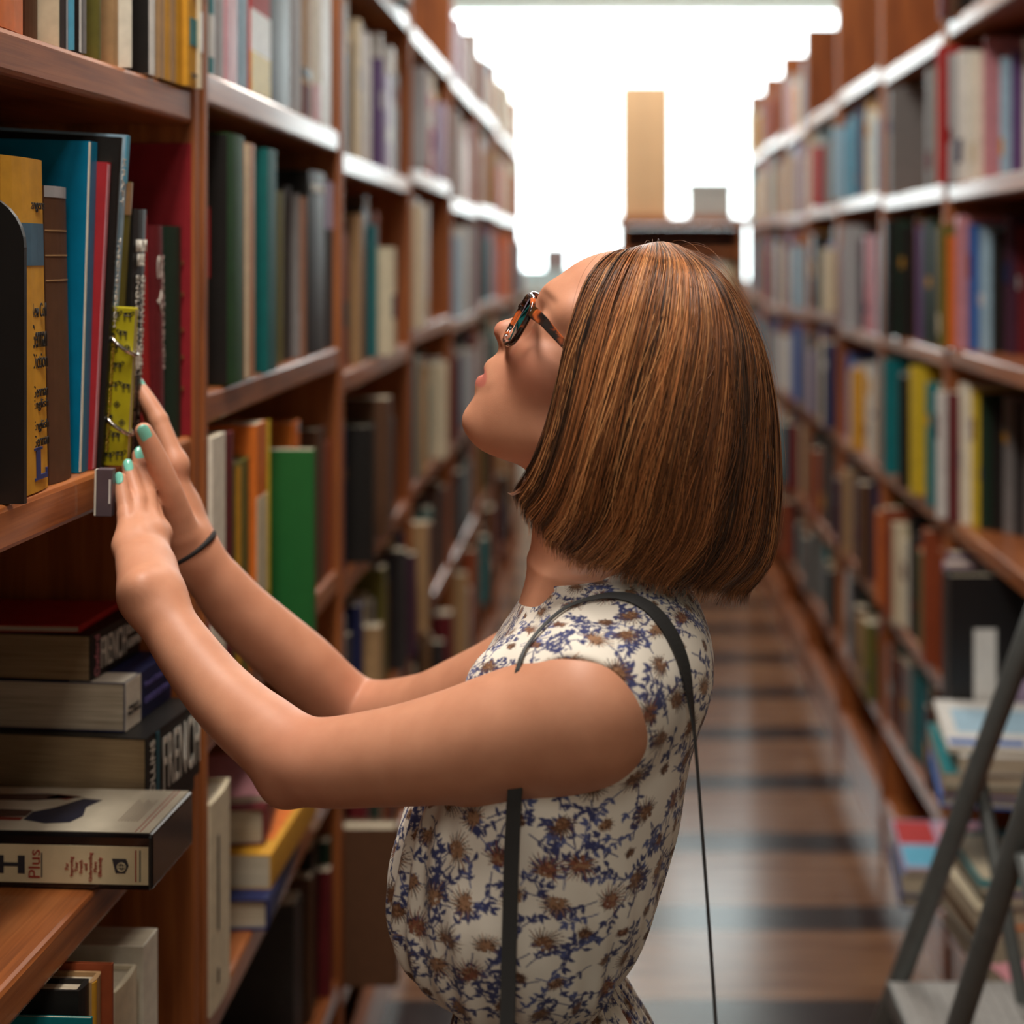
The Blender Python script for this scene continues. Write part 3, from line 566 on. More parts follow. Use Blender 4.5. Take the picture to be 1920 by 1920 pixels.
for i, (y0, y1, lv) in enumerate(RBAYS):
    if i == 0: continue
    for j, z in enumerate(lv):
        if j == 6 and i >= 4: pass
        hm = (lv[j+1]-.045-z) if j+1 < len(lv) else .26
        if j == 0: continue
        pal = MIX if j >= 3 else DARK
        if j >= 5 and i >= 2: pal = PALE
        frac = 1.0; cols = pal; hr = (.66, .97); ya = y0+T; yb = y1-T
        if i == 1:
            if j == 0: continue
            if j in (1, 2): continue
            # colours listed from the far end, as they stand from left to right in the picture
            cl = {5: ['red', 'silver', 'white', 'ivory', 'pink', 'pale_blue', 'purple', 'white', 'blue', 'lilac', 'grey'], 4: ['olive', 'orange', 'pink', 'blue', 'pale_blue', 'black', 'plum', 'maroon', 'purple', 'teal'],
                  3: ['white', 'maroon', 'ivory', 'yellow', 'bottle_green', 'black', 'grey', 'charcoal', 'grey', 'rust'], 6: ['maroon', 'brown', 'black', 'charcoal', 'rust', 'plum', 'black']}[j]
            fill(1, RX, -yb, -ya, z, hm, cl, RS[j]+' shelf of the binder bay', .034, hr=(.78, .97), seed=400+j, step=.0155); continue
        if i == 2 and j == 5: fill(1, RX, -yb, -ya, z, hm, ['grey', 'silver', 'white'], RS[j]+' shelf, '+rn[i], .06, hr=(.85, .98), frac=.3, seed=3); fill(1, RX, -ya-.22, -ya-.02, z, hm, ['grey', 'silver', 'olive'], RS[j]+' shelf end, '+rn[i], .06, hr=(.93, .98), seed=9); continue
        if i == 3 and j == 5: cols = ['white', 'pale_blue', 'sky', 'charcoal', 'navy', 'mustard', 'mustard', 'ivory', 'cream']
        if i == 3 and j == 4: cols = ['lilac', 'maroon', 'pink', 'cream', 'pale_blue', 'silver', 'plum', 'charcoal', 'tan', 'mustard']
        if i == 2 and j == 6: frac = .0
        if i in (3, 4) and j == 6: continue
        if i == 6 and j == 6: cols = ['rust', 'tan', 'orange']
        if i == 2 and j == 4: cols = ['mustard', 'maroon', 'purple', 'black', 'black', 'black', 'bottle_green', 'black', 'black']; hr = (.8, .97)
        if i == 2 and j == 3: cols = ['cream', 'white', 'teal', 'cream', 'silver', 'teal', 'olive', 'mustard', 'black', 'charcoal', 'yellow', 'black']
        if i == 2 and j == 2: cols = ['orange', 'olive', 'silver', 'rust', 'rust', 'cream', 'ivory', 'cream', 'black', 'charcoal']
        fill(1, RX, -yb, -ya, z, hm, cols, RS[j]+' shelf, '+rn[i], .036+.004*min(i-1, 3), frac=frac, seed=500+i*10+j, hr=hr)

def gen_rect(g):
    y = g['y'] if g['side'] < 0 else -g['y']
    pts = [((g['x'])/yy*FPX+CX, CY-(zz-EYE)/yy*FPX) for yy in ((y, y+g['t']) if g['side'] < 0 else (y-g['t'], y)) for zz in (g['z'], g['z']+g['h'])]
    xs = [min(1920, max(0, p[0])) for p in pts]; ysx = [min(1920, max(0, p[1])) for p in pts]
    return min(xs), min(ysx), max(xs), max(ysx)
def gen_area(g):
    a = gen_rect(g); ar = (a[2]-a[0])*(a[3]-a[1])
    hid = (a[0] > 700 and a[2] < 1300 and a[1] > 560) or (900 < (a[0]+a[2])/2 < 1330 and (a[1]+a[3])/2 > 640) or (a[0] > 940 and a[2] < 1440 and 560 < (a[1]+a[3])/2 < 1100) or ((a[0]+a[2])/2 < 960 and (a[1]+a[3])/2 > 1330)
    return 0 if hid else ar
for g in GEN: g['a'] = gen_area(g)
GEN.sort(key=lambda g: -g['a'])
KEEP = 232
def thick(g): return 'slim' if g['t'] < .03 else ('thick' if g['t'] > .045 else 'medium')
HW = lambda g: 'short' if g['fin'] < .74 else ('tall' if g['fin'] > .9 else '')
far = dict(v=[], f=[], m=[]); farm = []; fidx = {}
for k, g in enumerate(GEN):
    if g['side'] < 0: loc = (g['x'], g['y'], g['z']); rz = 0
    else: loc = (g['x'], -g['y'], g['z']); rz = math.pi
    if k < KEEP and g['a'] > 30:
        lab = ' '.join(x for x in (HW(g), thick(g), g['col'].replace('_', ' '), 'book,', ORD[g['n']], 'along the', g['row']) if x)
        bands = [(g['band'][1]*g['h'], min(.97, g['band'][1]+g['band'][2])*g['h'], g['band'][0])] if g['band'] and g['band'][0] != g['col'] else []
        make_book(g['col'], g['t'], g['h'], g['d'], loc, (0, 0, rz), lab, g['grp'], hard=g['hard'], bands=bands)
    else:
        vs, fs, pv, pf, _ = book_geo(g['t'], g['h'], g['d'], False)
        c, s_ = (1, 0) if rz == 0 else (-1, 0)
        for V, F, mt in ((vs, fs, cover(g['col'])), (pv, pf, PAGES)):
            if mt.name not in fidx: fidx[mt.name] = len(farm); farm.append(mt)
            n = len(far['v']); far['v'] += [(x*c+loc[0], y*c+loc[1], z+loc[2]) for x, y, z in V]; far['f'] += [tuple(i+n for i in f) for f in F]; far['m'] += [fidx[mt.name]]*len(F)
for j, z in enumerate((1.26, .90)):                           # the low bookcase at the window end, spines to the camera
    x = .10; rnd = random.Random(40+j)
    while x < .70:
        t = rnd.uniform(.03, .06); c = rnd.choice(['pale_blue', 'silver', 'white', 'lilac', 'cream', 'tan'])
        vs, fs, pv, pf, _ = book_geo(t, rnd.uniform(.24, .3), .2, False)
        for V, F, mt in ((vs, fs, cover(c)), (pv, pf, PAGES)):
            if mt.name not in fidx: fidx[mt.name] = len(farm); farm.append(mt)
            n = len(far['v']); far['v'] += [(xx_y+x, 8.53-xx_x, zz_+z+.0006) for xx_x, xx_y, zz_ in V]; far['f'] += [tuple(i+n for i in f) for f in F]; far['m'] += [fidx[mt.name]]*len(F)
        x += t+.001
o = mesh('distant_books', far['v'], far['f'], farm, None, False, far['m'])
tag(o, 'rows of blurred smaller books filling the farther bookcases', 'books', None, 'stuff')

# ---- the low shelves of the binder bay: binder, piles of magazines
bd = tag(empty('ring_binder', (.640, 2.80, .6406), (0, 0, .0)), 'large black ring binder with a white label, cover to the camera', 'binder')
MB().box((0, 0, 0), (.26, .004, .335)).build('front_cover', plain('binder_black', (24, 23, 24), .4, .05), bd, bevel=.001)
MB().box((0, .0045, 0), (.004, .061, .335)).build('spine', MATS['binder_black'], bd, bevel=.001); MB().box((0, .0615, 0), (.26, .0655, .335)).build('back_cover', MATS['binder_black'], bd, bevel=.001)
MB().box((.006, .006, .003), (.25, .0595, .325)).build('page_block', PAGES, bd); MB().box((.045, -.0008, .095), (.087, -.0001, .235)).build('label_card', cover('white'), bd); MB().box((.125, -.0008, .06), (.17, -.0001, .14)).build('label_card', cover('lilac'), bd)
g = 'books standing beside the binder'
def rowr(y_far, t, out, h, col, label, z=.64, d=.2, **kw): return make_book(col, t, h, d, (RX-out, y_far, z+.0006), (0, 0, math.pi), label, g, **kw)
rowr(3.17, .03, .0, .29, 'plum', 'dark plum book at the upright beside the black binder'); rowr(3.137, .05, .01, .315, 'purple', 'tall purple book near the black binder', hard=False); rowr(3.085, .045, .03, .305, 'lilac', 'dusty lilac tall book near the black binder', hard=False)
rowr(3.038, .05, .045, .30, 'maroon', 'maroon tall book near the black binder'); rowr(2.985, .03, .055, .30, 'rust', 'rust-red tall book near the black binder'); rowr(2.95, .05, .03, .28, 'navy', 'navy book just behind the black binder')
def rflat(col, y0, y1, Xs, z, t, d, yaw, label, grp, name='magazine', **kw):
    o = make_book(col, t, y1-y0, d, (Xs, y1, z), (math.pi/2, 0, yaw), label, grp, name=name, **kw); return o
# flat things keep their spines toward the back: they show the edges of their pages
gp = 'magazines piled before the binder'
def pile(x0, y0, w_, l_, z, items, yaw0, grp, seed):
    rnd = random.Random(seed)
    for (col, t, lab, hard, extra) in items:
        vs, fs, pv, pf, bu = book_geo(t, l_, w_, hard)
        o = mesh('magazine', vs, fs, cover(col)); pg = mesh('page_block', pv, pf, PAGES, o)
        o.location = (x0+w_+rnd.uniform(-.006, .012), y0+l_, z); o.rotation_euler = (math.pi/2, 0, yaw0+rnd.uniform(-.05, .05))
        for (a0, b0, a1, b1, c2) in extra: MB().box((-w_*a1, t+.0002, l_*(1-b1)), (-w_*a0, t+.0008, l_*(1-b0))).build('cover_patch', cover(c2), o)
        tag(o, lab, 'magazine', grp); z += t+.0012
pile(.60, 2.50, .24, .27, .6406, [('blue', .020, 'blue book at the bottom of the flat pile before the binder', True, []), ('crimson', .012, 'crimson magazine in the flat pile before the binder', False, []),
     ('teal', .026, 'turquoise book in the flat pile before the binder', False, []), ('white', .030, 'white thick book second from top, flat pile before the binder', False, []), ('white', .010, 'white and blue magazine topmost before the binder', False, [(.45, .05, .98, .16, 'blue'), (.3, .3, .9, .8, 'pale_blue')])], -.10, gp, 4)
gq = 'colourful magazines piled low beside the ladder'
pile(.566, 2.765, .19, .24, .3606, [('navy', .022, 'navy book under the bright magazines beside the ladder', True, []), ('blue', .040, 'bright blue magazine bundle second from top beside the ladder', False, []), ('lilac', .010, 'red, lilac and blue magazine topmost beside the ladder', False, [(.6, .5, .98, .97, 'red'), (.1, .5, .55, .9, 'pink'), (.55, .05, .98, .45, 'sky'), (.05, .1, .5, .45, 'pale_blue')])], -.06, gq, 7)
gr = 'cream and teal magazines behind the ladder rails'
pile(.60, 2.505, .22, .24, .3606, [('charcoal', .030, 'charcoal book lowest behind the ladder rails', True, []), ('ivory', .05, 'white and red thick book behind the ladder rails', False, []), ('orange', .012, 'orange-edged booklet behind the ladder rails', False, []), ('cream', .030, 'cream bundle behind the ladder rails', False, []), ('purple', .02, 'violet magazine behind the ladder rails', False, []),
     ('teal', .014, 'teal magazine topmost behind the ladder rails', False, [(.55, .1, .95, .9, 'cream'), (.05, .1, .4, .6, 'pale_blue')])], .08, gr, 5)
pile(.585, 2.17, .2, .22, .3606, [('plum', .07, 'plum thick book low beside the ladder platform', True, []), ('pink', .035, 'pale pink magazine under the ladder rails', False, [])], .3, 'magazines beside the ladder platform', 6)
make_book('brown', .045, .275, .24, (-.368, 2.606, .3006), (0, 0, 0), 'large brown book standing far out of the lowest shelf behind her elbow', 'books on the lowest shelf of the third bay', hard=True)
# ------------------------------------------------------------------ distant furniture, ladder
fb = tag(empty('low_bookcase', (.06, 8.5, 0)), 'low bookcase across the end of the aisle under the window', 'bookcase')
FW = .72
for x in (0, FW-.03): MB().box((x, 0, 0), (x+.03, .35, 1.74)).build('side_panel', UPRIGHT, fb)
MB().box((0, .35, 0), (FW, .37, 1.74)).build('back_panel', BACKWOOD, fb)
for z in (.10, .50, .90, 1.26, 1.6): MB().box((.03, .01, z-.03), (FW-.03, .35, z)).build('shelf', SHELF, fb)
MB().box((-.02, -.02, 1.742), (FW+.02, .37, 1.79)).build('top_board', UPRIGHT, fb)
cb_ = tag(empty('cardboard_box', (.07, 8.55, 1.7906)), 'tall beige box standing upright on the low bookcase by the window', 'box')
CARD = plain('beige_card', (214, 176, 134), .7, .04, 3)
MB().box((0, 0, 0), (.285, .2, .755)).build('carton', CARD, cb_, bevel=.004); MB().box((.11, -.0006, 0), (.15, -.0001, .755)).build('packing_tape', plain('pale_tape', (206, 170, 130), .5, .03), cb_)
gb = tag(empty('storage_box', (.46, 8.56, 1.7906)), 'small grey box on the low bookcase by the window', 'box')
MB().box((0, 0, 0), (.25, .2, .16)).build('tray', plain('grey_card', (170, 172, 170), .7, .04), gb, bevel=.003); MB().box((-.006, -.006, .161), (.256, .206, .2)).build('lid', MATS['grey_card'], gb, bevel=.003)
sb = tag(empty('mauve_box', (-.42, 9.70, 1.3606)), 'small mauve box on the window sill', 'box')  # mauve box, set on the pale crate
sb.name = 'sill_box'; sb.location.z = 1.4756
pb_ = tag(MB().box((-.62, 9.69, 1.3606), (-.18, 9.78, 1.475)).build('sill_crate', plain('pale_blue_card', (196, 216, 222), .6, .03), bevel=.003), 'pale blue crate on the window sill under the mauve box', 'box')
MB().box((0, 0, 0), (.15, .07, .13)).build('box_body', plain('mauve_card', (150, 132, 134), .6, .04), sb, bevel=.003); MB().box((-.003, -.003, .1305), (.153, .073, .145)).build('lid', MATS['mauve_card'], sb)

# folding step ladder in the lower corner: two tubular side rails, a ribbed platform, rear legs
LAD = plain('grey_steel', (104, 108, 106), .45, .08, metal=.4); TREAD = plain('ribbed_tread', (150, 148, 144), .5, .12, 80); RUB = plain('black_rubber', (28, 28, 28), .7, .05)
ld = tag(empty('step_ladder', (.55, 1.95, 0)), 'grey metal step ladder with a ribbed platform by the binder bay', 'ladder')
def LP(px, py, Y): return P(px, py, Y)-Vector((.55, 1.95, 0))
def dirto(a, b_, z): t = (z-a.z)/(b_.z-a.z); return a+(b_-a)*t
for nm, (a, b_) in dict(far=((1700, 1800, 2.22), (1910, 1235, 2.06)), near=((1795, 1930, 1.93), (1925, 1520, 1.80))).items():
    A, B = LP(*a), LP(*b_); lo = dirto(A, B, .02); hi = dirto(A, B, 1.22)
    r_ = MB().tube([lo, A, B, hi], .0155, 12).build('side_rail', LAD, ld, smooth=True)
    MB().tube([dirto(A, B, .001), dirto(A, B, .045)], .019, 12).build('rubber_foot', RUB, r_)
    if nm == 'far': FA, FB = A, B
    else: NA, NB = A, B
for z, k in ((.50, 1), (.25, 0)):
    p0, p1 = dirto(FA, FB, z), dirto(NA, NB, z)
    u = (p1-p0); u.z = 0; L = u.length; u.normalize(); wv = Vector((-u.y, u.x, 0)); wv = wv if wv.x > 0 else -wv
    M = Matrix(((u.x, wv.x, 0, p0.x), (u.y, wv.y, 0, p0.y), (0, 0, 1, z), (0, 0, 0, 1)))
    dep = .26 if k else .10
    st = MB().box((.016, -.02, -.03), (L-.016, dep, 0), 0, M).build('platform' if k else 'step', TREAD, ld)
    rb_ = MB()
    for i in range(int(dep/.018)): rb_.box((.02, -.012+.018*i, 0), (L-.02, -.005+.018*i, .002), 0, M)
    rb_.build('tread_ribs', TREAD, st)
    MB().box((.0155, -.024, -.032), (L-.0155, -.0205, .003), 0, M).build('edge_strip', LAD, st)
for A, B, s in ((FA, FB, 1), (NA, NB, -1)):
    hi = dirto(A, B, .86); lo = Vector((min(hi.x+.34, .143), hi.y+.02, .02)); r_ = MB().tube([hi+Vector((.0, .03*s, 0)), lo+Vector((0, .03*s, 0))], .011, 10).build('rear_leg', LAD, ld, smooth=True)
    MB().tube([lo+Vector((0, .03*s, -.019)), lo+Vector((.0, .03*s, .02))], .016, 10).build('rubber_foot', RUB, r_)
MB().tube([dirto(FA, FB, 1.22), dirto(FA, FB, 1.26).lerp(dirto(NA, NB, 1.26), .1), dirto(FA, FB, 1.26).lerp(dirto(NA, NB, 1.26), .9), dirto(NA, NB, 1.22)], .0135, 12).build('top_rail', LAD, ld, smooth=True)

# ------------------------------------------------------------------ implicit surfaces for the figure
class Prim:
    def __init__(s, f, lo, hi, k): s.f = f; s.lo = np.array(lo, float); s.hi = np.array(hi, float); s.k = k
def A3d(v): return np.array(v, dtype=np.float32)
def cone(a, b, ra, rb, k=.01, flat=None):
    """tapered rounded capsule; flat=(direction, factor) squeezes it across one direction"""
    a, b = A3d(a), A3d(b); ab = b-a; L2 = float(ab@ab) or 1e-9
    if flat is not None: n = A3d(flat[0]); n = n-ab*(n@ab)/L2; n /= np.linalg.norm(n); q = flat[1]
    def f(P):
        pa = P-a; t = np.clip((pa@ab)/L2, 0, 1); v = pa-t[..., None]*ab
        if flat is not None: v = v+(v@n)[..., None]*n*(1/q-1)
        return np.linalg.norm(v, axis=-1)-(ra+(rb-ra)*t)
    R = max(ra, rb)
    return Prim(f, np.minimum(a, b)-R, np.maximum(a, b)+R, k)
def chain(pts, rad, k=.01, sub=14):
    """one limb: tapered capsules along a smooth curve through the points"""
    p = [np.array(q, float) for q in pts]; n = len(p); Q, R = [], []
    for i in range(n-1):
        a, b_, c, d = p[max(i-1, 0)], p[i], p[i+1], p[min(i+2, n-1)]; ra, rb, rc, rd = rad[max(i-1, 0)], rad[i], rad[i+1], rad[min(i+2, n-1)]
        for j in range(sub):
            t = j/sub; f = lambda u, v, w_, x: .5*(2*v+(-u+w_)*t+(2*u-5*v+4*w_-x)*t*t+(-u+3*v-3*w_+x)*t**3)
            Q.append(f(a, b_, c, d)); R.append(f(ra, rb, rc, rd))
    Q.append(p[-1]); R.append(rad[-1]); C = [cone(Q[i], Q[i+1], R[i], R[i+1]) for i in range(len(Q)-1)]
    lo = np.min([c.lo for c in C], 0); hi = np.max([c.hi for c in C], 0)
    def fn(P):
        l_, h_ = P.reshape(-1, 3).min(0)-.06, P.reshape(-1, 3).max(0)+.06; d = None
        for c in C:
            if (c.lo < h_).all() and (c.hi > l_).all():
                e = c.f(P); d = e if d is None else np.minimum(d, e)
        return np.full(P.shape[:-1], .2, np.float32) if d is None else d
    return Prim(fn, lo, hi, k)
def ell(c, r, k=.01, M=None):
    """ellipsoid; M: 3x3 whose rows are its local axes"""
    c, r = A3d(c), A3d(r); Mx = None if M is None else np.array(M, dtype=np.float32)
    def f(P):
        p = P-c
        if Mx is not None: p = p@Mx.T
        q = p/r; k0 = np.linalg.norm(q, axis=-1); k1 = np.linalg.norm(q/r, axis=-1)+1e-9
        return k0*(k0-1)/k1
    R = r if Mx is None else np.array([float(r.max())]*3)
    return Prim(f, c-R, c+R, k)
def loft(rows, cy, k=.02, p=2.3):
    """stack of ovals: rows of (z, x front, x back, half width)"""
    rows = sorted(rows); z = np.array([r[0] for r in rows], np.float32); xf = np.array([r[1] for r in rows], np.float32); xb = np.array([r[2] for r in rows], np.float32); hw = np.array([r[3] for r in rows], np.float32)
    zs = np.linspace(z[0], z[-1], 60)
    def sm(v):
        w_ = np.interp(zs, z, v); ww = np.pad(w_, 3, mode='edge'); return np.convolve(ww, np.ones(7)/7, 'valid').astype(np.float32)
    XF, XB, HW_ = sm(xf), sm(xb), sm(hw); zs = zs.astype(np.float32)
    def f(P):
        zz = P[..., 2]; a0 = np.interp(zz, zs, XF); a1 = np.interp(zz, zs, XB); h = np.interp(zz, zs, HW_)
        c = (a0+a1)/2; a = np.maximum((a1-a0)/2, .003)
        u = np.abs(P[..., 0]-c)/a; v = np.abs(P[..., 1]-cy)/h
        rr = (u**p+v**p)**(1/p); d = (rr-1)*np.minimum(a, h)*np.where(rr > 1, 1.0, 1.0)
        return np.maximum(d, np.maximum(zs[0]-zz, zz-zs[-1]))
    return Prim(f, (xf.min(), cy-hw.max(), z[0]), (xb.max(), cy+hw.max(), z[-1]), k)
def smin(a, b, k):
    if k <= 0: return np.minimum(a, b)
    h = np.maximum(k-np.abs(a-b), 0)/k; return np.minimum(a, b)-h*h*k*.25
class Field:
    """smooth union of primitives, then smooth subtraction of cuts; fields can be united with fields"""
    def __init__(s): s.p = []; s.cuts = []; s.disp = None
    def add(s, *q): s.p += q; return s
    def cut(s, *q): s.cuts += q; return s
    def box(s): return np.min([q.lo for q in s.p], 0), np.max([q.hi for q in s.p], 0)
    def near(s, lo, hi, m=.03): return any((q.lo-m < hi).all() and (q.hi+m > lo).all() for q in s.p)
    def ev(s, P, lo, hi, m=.03):
        d = np.full(P.shape[:-1], .2, np.float32)
        for q in s.p:
            if (q.lo-m < hi).all() and (q.hi+m > lo).all(): d = smin(d, q.f(P).astype(np.float32), q.k)
        for q in s.cuts:
            if (q.lo-m < hi).all() and (q.hi+m > lo).all(): d = -smin(-d, q.f(P).astype(np.float32), q.k)
        if s.disp is not None: d = d+s.disp(P)
        return d
def as_prim(F, k):
    lo, hi = F.box(); return Prim(lambda P: F.ev(P, P.reshape(-1, 3).min(0)-.05, P.reshape(-1, 3).max(0)+.05), lo, hi, k)

def surface(evalf, lo, hi, h, near, B=24):
    """naive surface nets over blocks near the surface; returns vertices and quads"""
    lo = np.floor(np.array(lo)/h-3)*h; n = (np.ceil((np.array(hi)-lo)/h)+4).astype(int)
    ids, pos, quads = [], [], []
    S = np.array([n[1]*n[2], n[2], 1], np.int64)
    offs = np.array([(i, j, k) for i in (0, 1) for j in (0, 1) for k in (0, 1)])
    edges = [(a, b_) for a in range(8) for b_ in range(a+1, 8) if np.abs(offs[a]-offs[b_]).sum() == 1]
    for bi in range(0, n[0], B):
        for bj in range(0, n[1], B):
            for bk in range(0, n[2], B):
                o0 = np.array([bi, bj, bk]); blo = lo+(o0-1)*h; bhi = lo+(o0+B+1)*h
                if not near(blo, bhi): continue
                cpt = ((blo+bhi)/2).astype(np.float32)[None, :]
                if abs(float(evalf(cpt, blo, bhi)[0])) > h*B*1.35+.035: continue
                ax = [(lo[d]+(o0[d]-1+np.arange(B+2))*h).astype(np.float32) for d in range(3)]
                P = np.stack(np.meshgrid(*ax, indexing='ij'), -1)
                D = evalf(P, blo, bhi); I = D < 0
                if I.all() or not I.any(): continue
                m = B+1
                c = [D[o[0]:o[0]+m, o[1]:o[1]+m, o[2]:o[2]+m] for o in offs]; ci = [x < 0 for x in c]
                cnt = sum(x.astype(np.int8) for x in ci); act = (cnt > 0) & (cnt < 8)
                ii = np.argwhere(act)
                if len(ii) == 0: continue
                cv = np.stack([x[act] for x in c], 1); acc = np.zeros((len(ii), 3), np.float32); num = np.zeros(len(ii), np.float32)
                for a, b_ in edges:
                    va, vb = cv[:, a], cv[:, b_]; cr = (va < 0) != (vb < 0); t = np.where(cr, va/(va-vb+1e-12), 0)
                    acc += np.where(cr[:, None], offs[a]+(offs[b_]-offs[a])*t[:, None], 0); num += cr
                pos.append(lo+(ii+o0-1+acc/num[:, None])*h); ids.append((ii+o0-1)@S)
                for d in range(3):      # edges owned by this block: start at local 1..B
                    e1 = [0, 0, 0]; e1[d] = 1; u, v = [(1, 2), (2, 0), (0, 1)][d]
                    a = I[1:1+B, 1:1+B, 1:1+B]; b_ = I[1+e1[0]:1+B+e1[0], 1+e1[1]:1+B+e1[1], 1+e1[2]:1+B+e1[2]]
                    cr = a != b_
                    ee = np.argwhere(cr)
                    if len(ee) == 0: continue
                    g = ee+o0; eu = np.zeros(3, int); eu[u] = 1; ev_ = np.zeros(3, int); ev_[v] = 1
                    q = np.stack([(g-eu-ev_)@S, (g-ev_)@S, g@S, (g-eu)@S], 1)
                    fl = ~a[cr]; q[fl] = q[fl][:, ::-1]; quads.append(q)
    ids = np.concatenate(ids); pos = np.concatenate(pos); quads = np.concatenate(quads)
    uid, first = np.unique(ids, return_index=True); V = pos[first]
    F = np.searchsorted(uid, quads); F = np.clip(F, 0, len(uid)-1); ok = (uid[F] == quads).all(1); F = F[ok]
    return V, F
def relax(V, F, it, lam=.5):
    n = len(V); E = np.concatenate([F[:, [0, 1]], F[:, [1, 2]], F[:, [2, 3]], F[:, [3, 0]]])
    cnt = np.bincount(E.ravel(), minlength=n)[:, None]
    for _ in range(it):
        A = np.zeros_like(V)
        for d in range(3): A[:, d] = np.bincount(E[:, 0], V[E[:, 1], d], n)+np.bincount(E[:, 1], V[E[:, 0], d], n)
        V = V+lam*(A/np.maximum(cnt, 1)-V)
    return V
def np_mesh(name, V, F, mat, parent=None, col=None, cname='tone'):
    me = bpy.data.meshes.new(name); n, q = len(V), len(F); k = F.shape[1]
    me.vertices.add(n); me.vertices.foreach_set('co', np.asarray(V, np.float32).ravel())
    me.loops.add(q*k); me.loops.foreach_set('vertex_index', F.ravel().astype(np.int32))
    me.polygons.add(q); me.polygons.foreach_set('loop_start', np.arange(0, q*k, k, dtype=np.int32)); me.polygons.foreach_set('loop_total', np.full(q, k, np.int32))
    me.polygons.foreach_set('use_smooth', np.ones(q, bool))
    if mat: me.materials.append(mat)
    if col is not None:
        at = me.color_attributes.new(cname, 'FLOAT_COLOR', 'POINT'); c4 = np.ones((n, 4), np.float32); c4[:, :3] = col; at.data.foreach_set('color', c4.ravel())
    me.update(); me.validate()
    return link(name, me, parent)
HB = .0015; HG = .0011
# ------------------------------------------------------------------ the woman
HC = Vector((-.001, 1.27, 1.4588)); TH = math.radians(35); CT, ST = math.cos(TH), math.sin(TH)
HR = np.array([[CT, 0, -ST], [0, 1, 0], [ST, 0, CT]], np.float32)     # rows: local axes of the tilted head, as seen in the room: p_local = HR @ (p - HC)
def HW_(x, y, z): return (HC.x+x*CT+z*ST, HC.y+y, HC.z-x*ST+z*CT)
def hell(c, r, k=.012): return ell(HW_(*c), r, k, HR)
def hcone(a, b, ra, rb, k=.01): return cone(HW_(*a), HW_(*b), ra, rb, k)
CYB = 1.27
torso = loft([(.74, -.135, .055, .165), (.80, -.14, .06, .17), (.88, -.132, .042, .150), (.93, -.120, .006, .118), (.97, -.110, -.016, .100), (1.02, -.130, .016, .122), (1.08, -.148, .042, .136), (1.14, -.145, .056, .142),
              (1.20, -.120, .066, .138), (1.24, -.100, .070, .130), (1.28, -.075, .058, .105), (1.315, -.058, .040, .062)], CYB, .02)
head = Field()
head.add(hell((.006, 0, .045), (.093, .073, .086)), hell((-.032, 0, .052), (.056, .062, .056), .02), hell((-.043, 0, -.018), (.046, .056, .074), .02),
         hell((-.057, .036, -.008), (.028, .026, .022), .02), hell((-.057, -.036, -.008), (.028, .026, .022), .02),
         hcone((-.004, .048, -.042), (-.062, .016, -.080), .018, .013, .02), hcone((-.004, -.048, -.042), (-.062, -.016, -.080), .018, .013, .02),
         hell((-.0735, 0, -.0815), (.0175, .017, .0135), .014), hell((-.058, 0, -.052), (.034, .036, .036), .018), hell((-.0715, 0, -.030), (.0250, .026, .024), .014),
         hcone((-.066, .046, .040), (-.0835, .010, .042), .010, .0085, .02), hcone((-.066, -.046, .040), (-.0835, -.010, .042), .010, .0085, .02))
for s in (1, -1): head.cut(hell((-.099, s*.030, .019), (.017, .017, .012), .016))
for s in (1, -1): head.cut()
face2 = Field(); face2.add(as_prim(head, 0))
for s in (1, -1): face2.add(hell((-.0735, s*.031, .019), (.0122, .0150, .0112), .010))
face2.add(hcone((-.081, 0, .033), (-.1015, 0, -.004), .0078, .0088, .010), hell((-.1015, 0, -.0055), (.0102, .0092, .0085), .006), hell((-.093, .0095, -.0105), (.0085, .0065, .0062), .006), hell((-.093, -.0095, -.0105), (.0085, .0065, .0062), .006), hcone((-.0975, 0, -.013), (-.0915, 0, -.021), .0042, .0045, .006))
# lips: two soft ridges, parted a little
for s in (1, -1):
    face2.add(hcone((-.0925, s*.002, -.0370), (-.082, s*.020, -.0425), .0044, .0022, .010), hcone((-.0905, s*.001, -.0512), (-.081, s*.019, -.0460), .0056, .0024, .010))
face2.cut(hell((-.1035, .0062, -.0165), (.0058, .0030, .0040), .003), hell((-.1035, -.0062, -.0165), (.0058, .0030, .0040), .003), hcone((-.1005, 0, -.0448), (-.085, .017, -.0448), .0021, .0010, .003), hcone((-.1005, 0, -.0448), (-.085, -.017, -.0448), .0021, .0010, .003))
for s in (1, -1): face2.add(hell((.006, s*.073, .0), (.016, .010, .029), .008))
body = Field()
body.add(torso, cone((-.006, CYB, 1.25), (-.010, CYB, 1.335), .056, .0495, .03), cone((-.010, CYB, 1.335), (-.017, CYB, 1.400), .0495, .0495, .02))
SL, SRt = (-.0166, 1.134, 1.233), (-.028, 1.412, 1.224)
body.add(cone((-.008, CYB-.03, 1.268), SL, .042, .047, .03), cone((-.008, CYB+.03, 1.268), SRt, .042, .046, .03))
body.add(as_prim(face2, .02))

